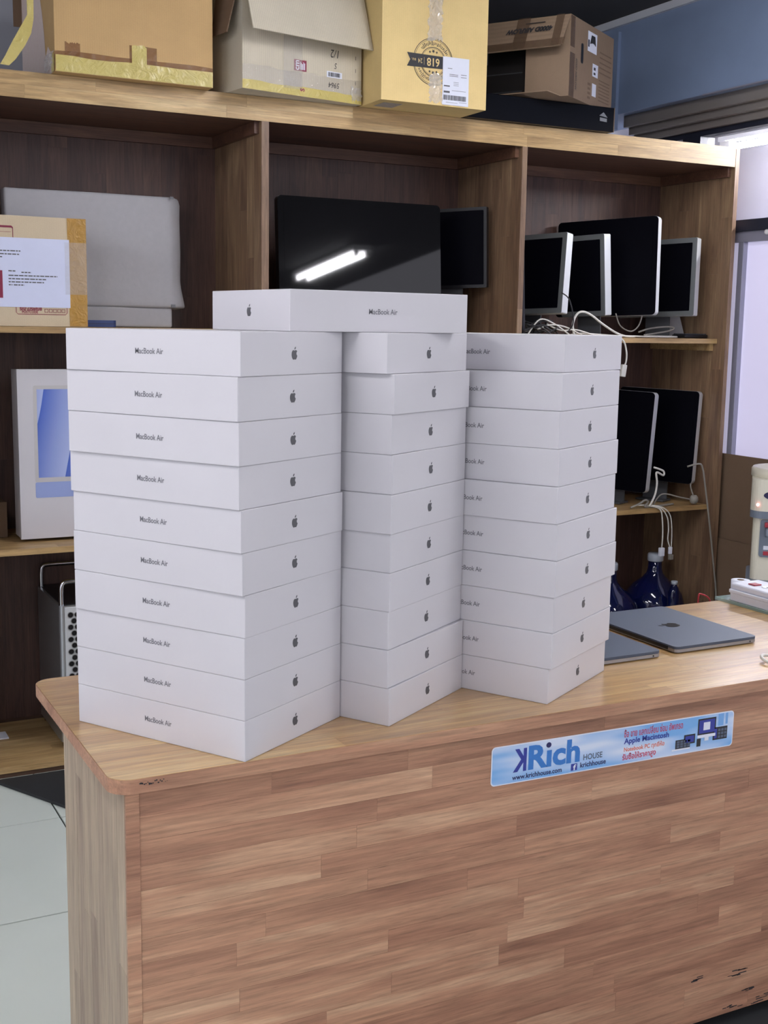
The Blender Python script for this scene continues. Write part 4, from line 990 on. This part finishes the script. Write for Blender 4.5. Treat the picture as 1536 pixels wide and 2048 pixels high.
for k in range(3):
    pts = [(2.62 + 0.05 * k, 3.89 + 0.01 * k, 1.428 + .02 * k), (2.68 + 0.05 * k, 3.90, 1.485 - .02 * k), (2.75 + 0.05 * k, 3.90, 1.468 - .01 * k), (2.82 + 0.06 * k, 3.895, 1.4265)]
    cable('white_cable', 'short pale cable end poking from the heap of black cables', 'cable_white', pts, 0.0028)['group'] = 'pale cable ends in the heap'
# small black laptop and clear bag right end of the shelf
bl = thing('tablet_dock', 'flat black tray at the right end of the upper shelf', 'tray', (3.463, 3.96, ZR + 0.001), R(6))
box('tray_base', 'black_plastic', (-0.06, 0.075, -0.045, 0.03, 0, 0.014), bl, bev=0.004)
box('tray_rim', 'laptop_base', (-0.055, 0.07, -0.04, 0.025, 0.0142, 0.018), bl, bev=0.001)
pb = tag(board('clear_bag', 'foam_sheet', None, [(3.46, 4.10, 1.4215), (3.545, 4.07, 1.4215), (3.545, 4.12, 1.535), (3.46, 4.15, 1.53)], 0.003), 'grey foam pouch standing behind the black tray on the upper shelf', 'pouch')
# lower shelf cables
h1 = thing('hanging_cable', 'left white cable with a square plug hanging off the lower shelf', 'cable', (3.303, 3.868, 0.53), group=None)
tube('cord', 'cable_white', [(-0.09, 0.06, 0.204), (-0.05, 0.03, 0.203), (-0.018, -0.002, 0.192), (-0.004, -0.004, 0.146), (0.002, -0.004, 0.08), (0.0, -0.004, 0.03)], 0.0028, h1)
box('plug', 'paper_white', (-0.011, 0.011, -0.012, 0.004, -0.005, 0.03), h1, bev=0.002)
h2 = thing('hanging_cable', 'right white cable with a pair of small plugs hanging off the lower shelf', 'cable', (3.350, 3.868, 0.53))
tube('cord', 'cable_white', [(-0.11, 0.06, 0.204), (-0.07, 0.0, 0.202), (-0.028, -0.004, 0.161), (-0.016, -0.004, 0.107), (-0.017, -0.004, 0.064), (-0.004, -0.004, 0.03)], 0.0026, h2)
tube('cord', 'cable_white', [(-0.10, 0.06, 0.204), (-0.06, 0.0, 0.202), (-0.016, -0.006, 0.17), (0.000, -0.006, 0.107), (0.002, -0.006, 0.03)], 0.0022, h2)
box('plug', 'paper_white', (-0.008, 0.006, -0.010, 0.002, 0.0, 0.03), h2, bev=0.002)
box('plug', 'cable_grey', (-0.006, 0.012, -0.012, 0.002, -0.024, -0.002), h2, bev=0.002)
cable('white_cable', 'white cable bunched against the nearer lower display', 'cable_white', [(3.287, 3.92, 0.890), (3.325, 3.905, 0.875), (3.322, 3.90, 0.857), (3.286, 3.90, 0.871), (3.287, 3.895, 0.828), (3.276, 3.89, 0.781), (3.250, 3.89, 0.733)], 0.0042)
cable('grey_cable', 'grey cable with loose coils on the front of the lower shelf', 'cable_grey', [(3.16, 3.90, 0.7305), (3.20, 3.895, 0.745), (3.225, 3.89, 0.76), (3.245, 3.895, 0.75), (3.235, 3.90, 0.7305), (3.30, 3.895, 0.731), (3.40, 3.92, 0.731)], 0.0045)
ab = thing('power_adapter', 'round grey power adapter with its cord on the lower shelf', 'adapter', (3.488, 3.893, 0.749))
lathe('adapter_body', 'cable_grey', [(0.0005, -0.0195), (0.010, -0.018), (0.0165, -0.011), (0.019, 0), (0.0165, 0.011), (0.010, 0.018), (0.0005, 0.0195)], ab, seg=18)
tube('cord', 'cable_grey', [(-0.015, 0.005, 0.0), (-0.07, 0.01, 0.012), (-0.16, 0.015, 0.028), (-0.2, 0.02, -0.015)], 0.003, ab)
tube('cord', 'cable_grey', [(0.0, 0.005, 0.015), (-0.012, 0.01, 0.05), (-0.01, 0.012, 0.065)], 0.003, ab)
cable('grey_cable', 'long grey cord hanging down the right end panel of the shelf', 'cable_grey', [(3.40, 3.845, 0.897), (3.445, 3.822, 0.909), (3.464, 3.822, 0.885), (3.474, 3.82, 0.84), (3.514, 3.82, 0.66), (3.553, 3.82, 0.462), (3.575, 3.82, 0.334), (3.60, 3.815, 0.004)], 0.0038)

# water jugs in the bottom of the right bay
def jug(loc, label, k=1.0, cap=True):
    t = thing('water_jug', label, 'water jug', loc, group='blue water jugs under the right bay')
    prof = [(0.120, 0), (0.130, 0.012), (0.131, 0.05), (0.125, 0.056), (0.125, 0.066), (0.131, 0.073), (0.131, 0.135), (0.125, 0.141), (0.125, 0.151), (0.131, 0.158), (0.131, 0.20), (0.125, 0.206), (0.125, 0.216), (0.131, 0.222),
            (0.130, 0.252), (0.118, 0.290), (0.090, 0.325), (0.052, 0.355), (0.036, 0.375), (0.030, 0.395), (0.028, 0.440)]
    lathe('jug', 'jug_blue', [(r * k, z * k) for r, z in prof], t, seg=36)
    lathe('cap', 'jug_cap', [(0.031 * k, 0.428 * k), (0.034 * k, 0.432 * k), (0.034 * k, 0.455 * k), (0.030 * k, 0.462 * k)], t, seg=24)
    return t
jug((3.405, 4.02, ZB), 'blue water jug with a pale cap standing under the right bay')
jug((3.135, 3.985, ZB), 'blue water jug left of the capped one, half hidden by the cartons', 0.97)
sm = thing('water_bottle', 'small blue water bottle standing in front of the capped jug', 'bottle', (3.375, 3.857, ZB))
lathe('bottle', 'jug_blue', [(0.023, 0), (0.0255, 0.004), (0.0255, 0.1), (0.024, 0.104), (0.0255, 0.108), (0.0255, 0.30), (0.024, 0.325), (0.018, 0.345), (0.0125, 0.352), (0.0125, 0.362)], sm, seg=20)
lathe('cap', 'jug_cap', [(0.014, 0.360), (0.014, 0.372), (0.012, 0.374)], sm, seg=16)
so = thing('wall_socket', 'white socket box on the back of the lower right bay', 'socket', (3.29, 4.283, 0.50))
box('socket_box', 'grey_plastic', (-0.02, 0.02, -0.03, 0.0, -0.018, 0.018), so, bev=0.003)
box('socket_face', 'cable_white', (-0.016, 0.016, -0.032, -0.03, -0.014, 0.014), so)

# ================================================================== RIGHT: cardboard sheets and water dispenser
tag(box('cardboard_sheet', 'card_dull', (3.585, 3.597, 2.9, 4.45, 0.0, 0.587)), 'lower brown cardboard sheet against the frosted partition right of the shelf', 'cardboard')
tag(box('cardboard_sheet', 'card_dull', (3.598, 3.610, 2.9, 4.45, 0.50, 0.944)), 'upper brown cardboard sheet against the frosted partition right of the shelf', 'cardboard')
wdsp = thing('water_dispenser', 'cream water dispenser with grey tap recess behind the counter at the right edge', 'water dispenser', (3.325, 3.194, 0.0), R(225.6 - 270))
# local: front is -y, width along x
prism('lower_body', 'dispenser_cream', rounded_rect(0.262, 0.27, 0.03, 6), 0.0, 0.80, wdsp)
prism('drip_tray', 'dispenser_grey', rounded_rect(0.29, 0.34, 0.04, 6, 0, -0.02), 0.545, 0.572, wdsp)
prism('collar', 'dispenser_grey', rounded_rect(0.286, 0.30, 0.05, 8), 0.796, 0.822, wdsp)
prism('upper_body', 'dispenser_cream', rounded_rect(0.285, 0.30, 0.05, 8), 0.822, 0.935, wdsp)
lathe('rim', 'dispenser_cream', [(0.140, 0.930), (0.147, 0.936), (0.147, 0.962), (0.143, 0.968), (0.128, 0.968), (0.118, 0.955), (0.0005, 0.950)], wdsp, seg=36)
FW = frame((0, -0.15, 0), X, Z)
prism('oval_badge', 'logo_navy', [(-0.045 + 0.055 * math.cos(i * math.pi / 12), 0.880 + 0.018 * math.sin(i * math.pi / 12)) for i in range(24)], 0.0003, 0.0012, wdsp, FW)
prism('oval_badge_mark', 'logo_red', [(-0.04 + 0.035 * math.cos(i * math.pi / 8), 0.886 + 0.007 * math.sin(i * math.pi / 8)) for i in range(16)], 0.0012, 0.0016, wdsp, FW)
prism('indicator_light', 'led_glow', [(-0.1 + 0.005 * math.cos(i * math.pi / 6), 0.845 + 0.005 * math.sin(i * math.pi / 6)) for i in range(12)], -0.006, 0.004, wdsp, frame((-0.018, -0.147, 0), X, Z))
FT = frame((0, -0.135, 0), X, Z)
prism('tap_panel', 'dispenser_grey', rounded_rect(0.205, 0.135, 0.01, 4, -0.003, 0.724), 0.0003, 0.006, wdsp, FT)
for k, mm_ in enumerate(('logo_red', 'logo_navy', 'logo_navy')):
    xk = -0.078 + k * 0.06
    box('tap_lever', mm_, (xk - 0.013, xk + 0.013, -0.175, -0.14, 0.768, 0.784), wdsp, bev=0.004)
    tube('tap_spout', 'dispenser_grey', [(xk, -0.14, 0.758), (xk, -0.168, 0.758), (xk, -0.172, 0.735)], 0.009, wdsp, n=3)
    box('tap_label', 'paper_white', (xk - 0.012, xk + 0.012, -0.1425, -0.141, 0.684, 0.698), wdsp)
    box('tap_mark', mm_, (xk - 0.012, xk + 0.012, -0.1425, -0.141, 0.664, 0.678), wdsp)

# prints made of many tiny marks stay joined
for o in bpy.data.objects:
    n = o.name.split('.')[0]
    if n in ('scuff_mark', 'chipped_patch', 'printed_picture', 'label_print', 'barcode', 'address_lines', 'postcode_boxes', 'stamp_star', 'stamp_lettering', 'stamp', 'pictogram_mark', 'carton_lettering', 'printed_band', 'case_trim', 'tape_tab', 'house_mark'):
        o['kind'] = 'stuff'
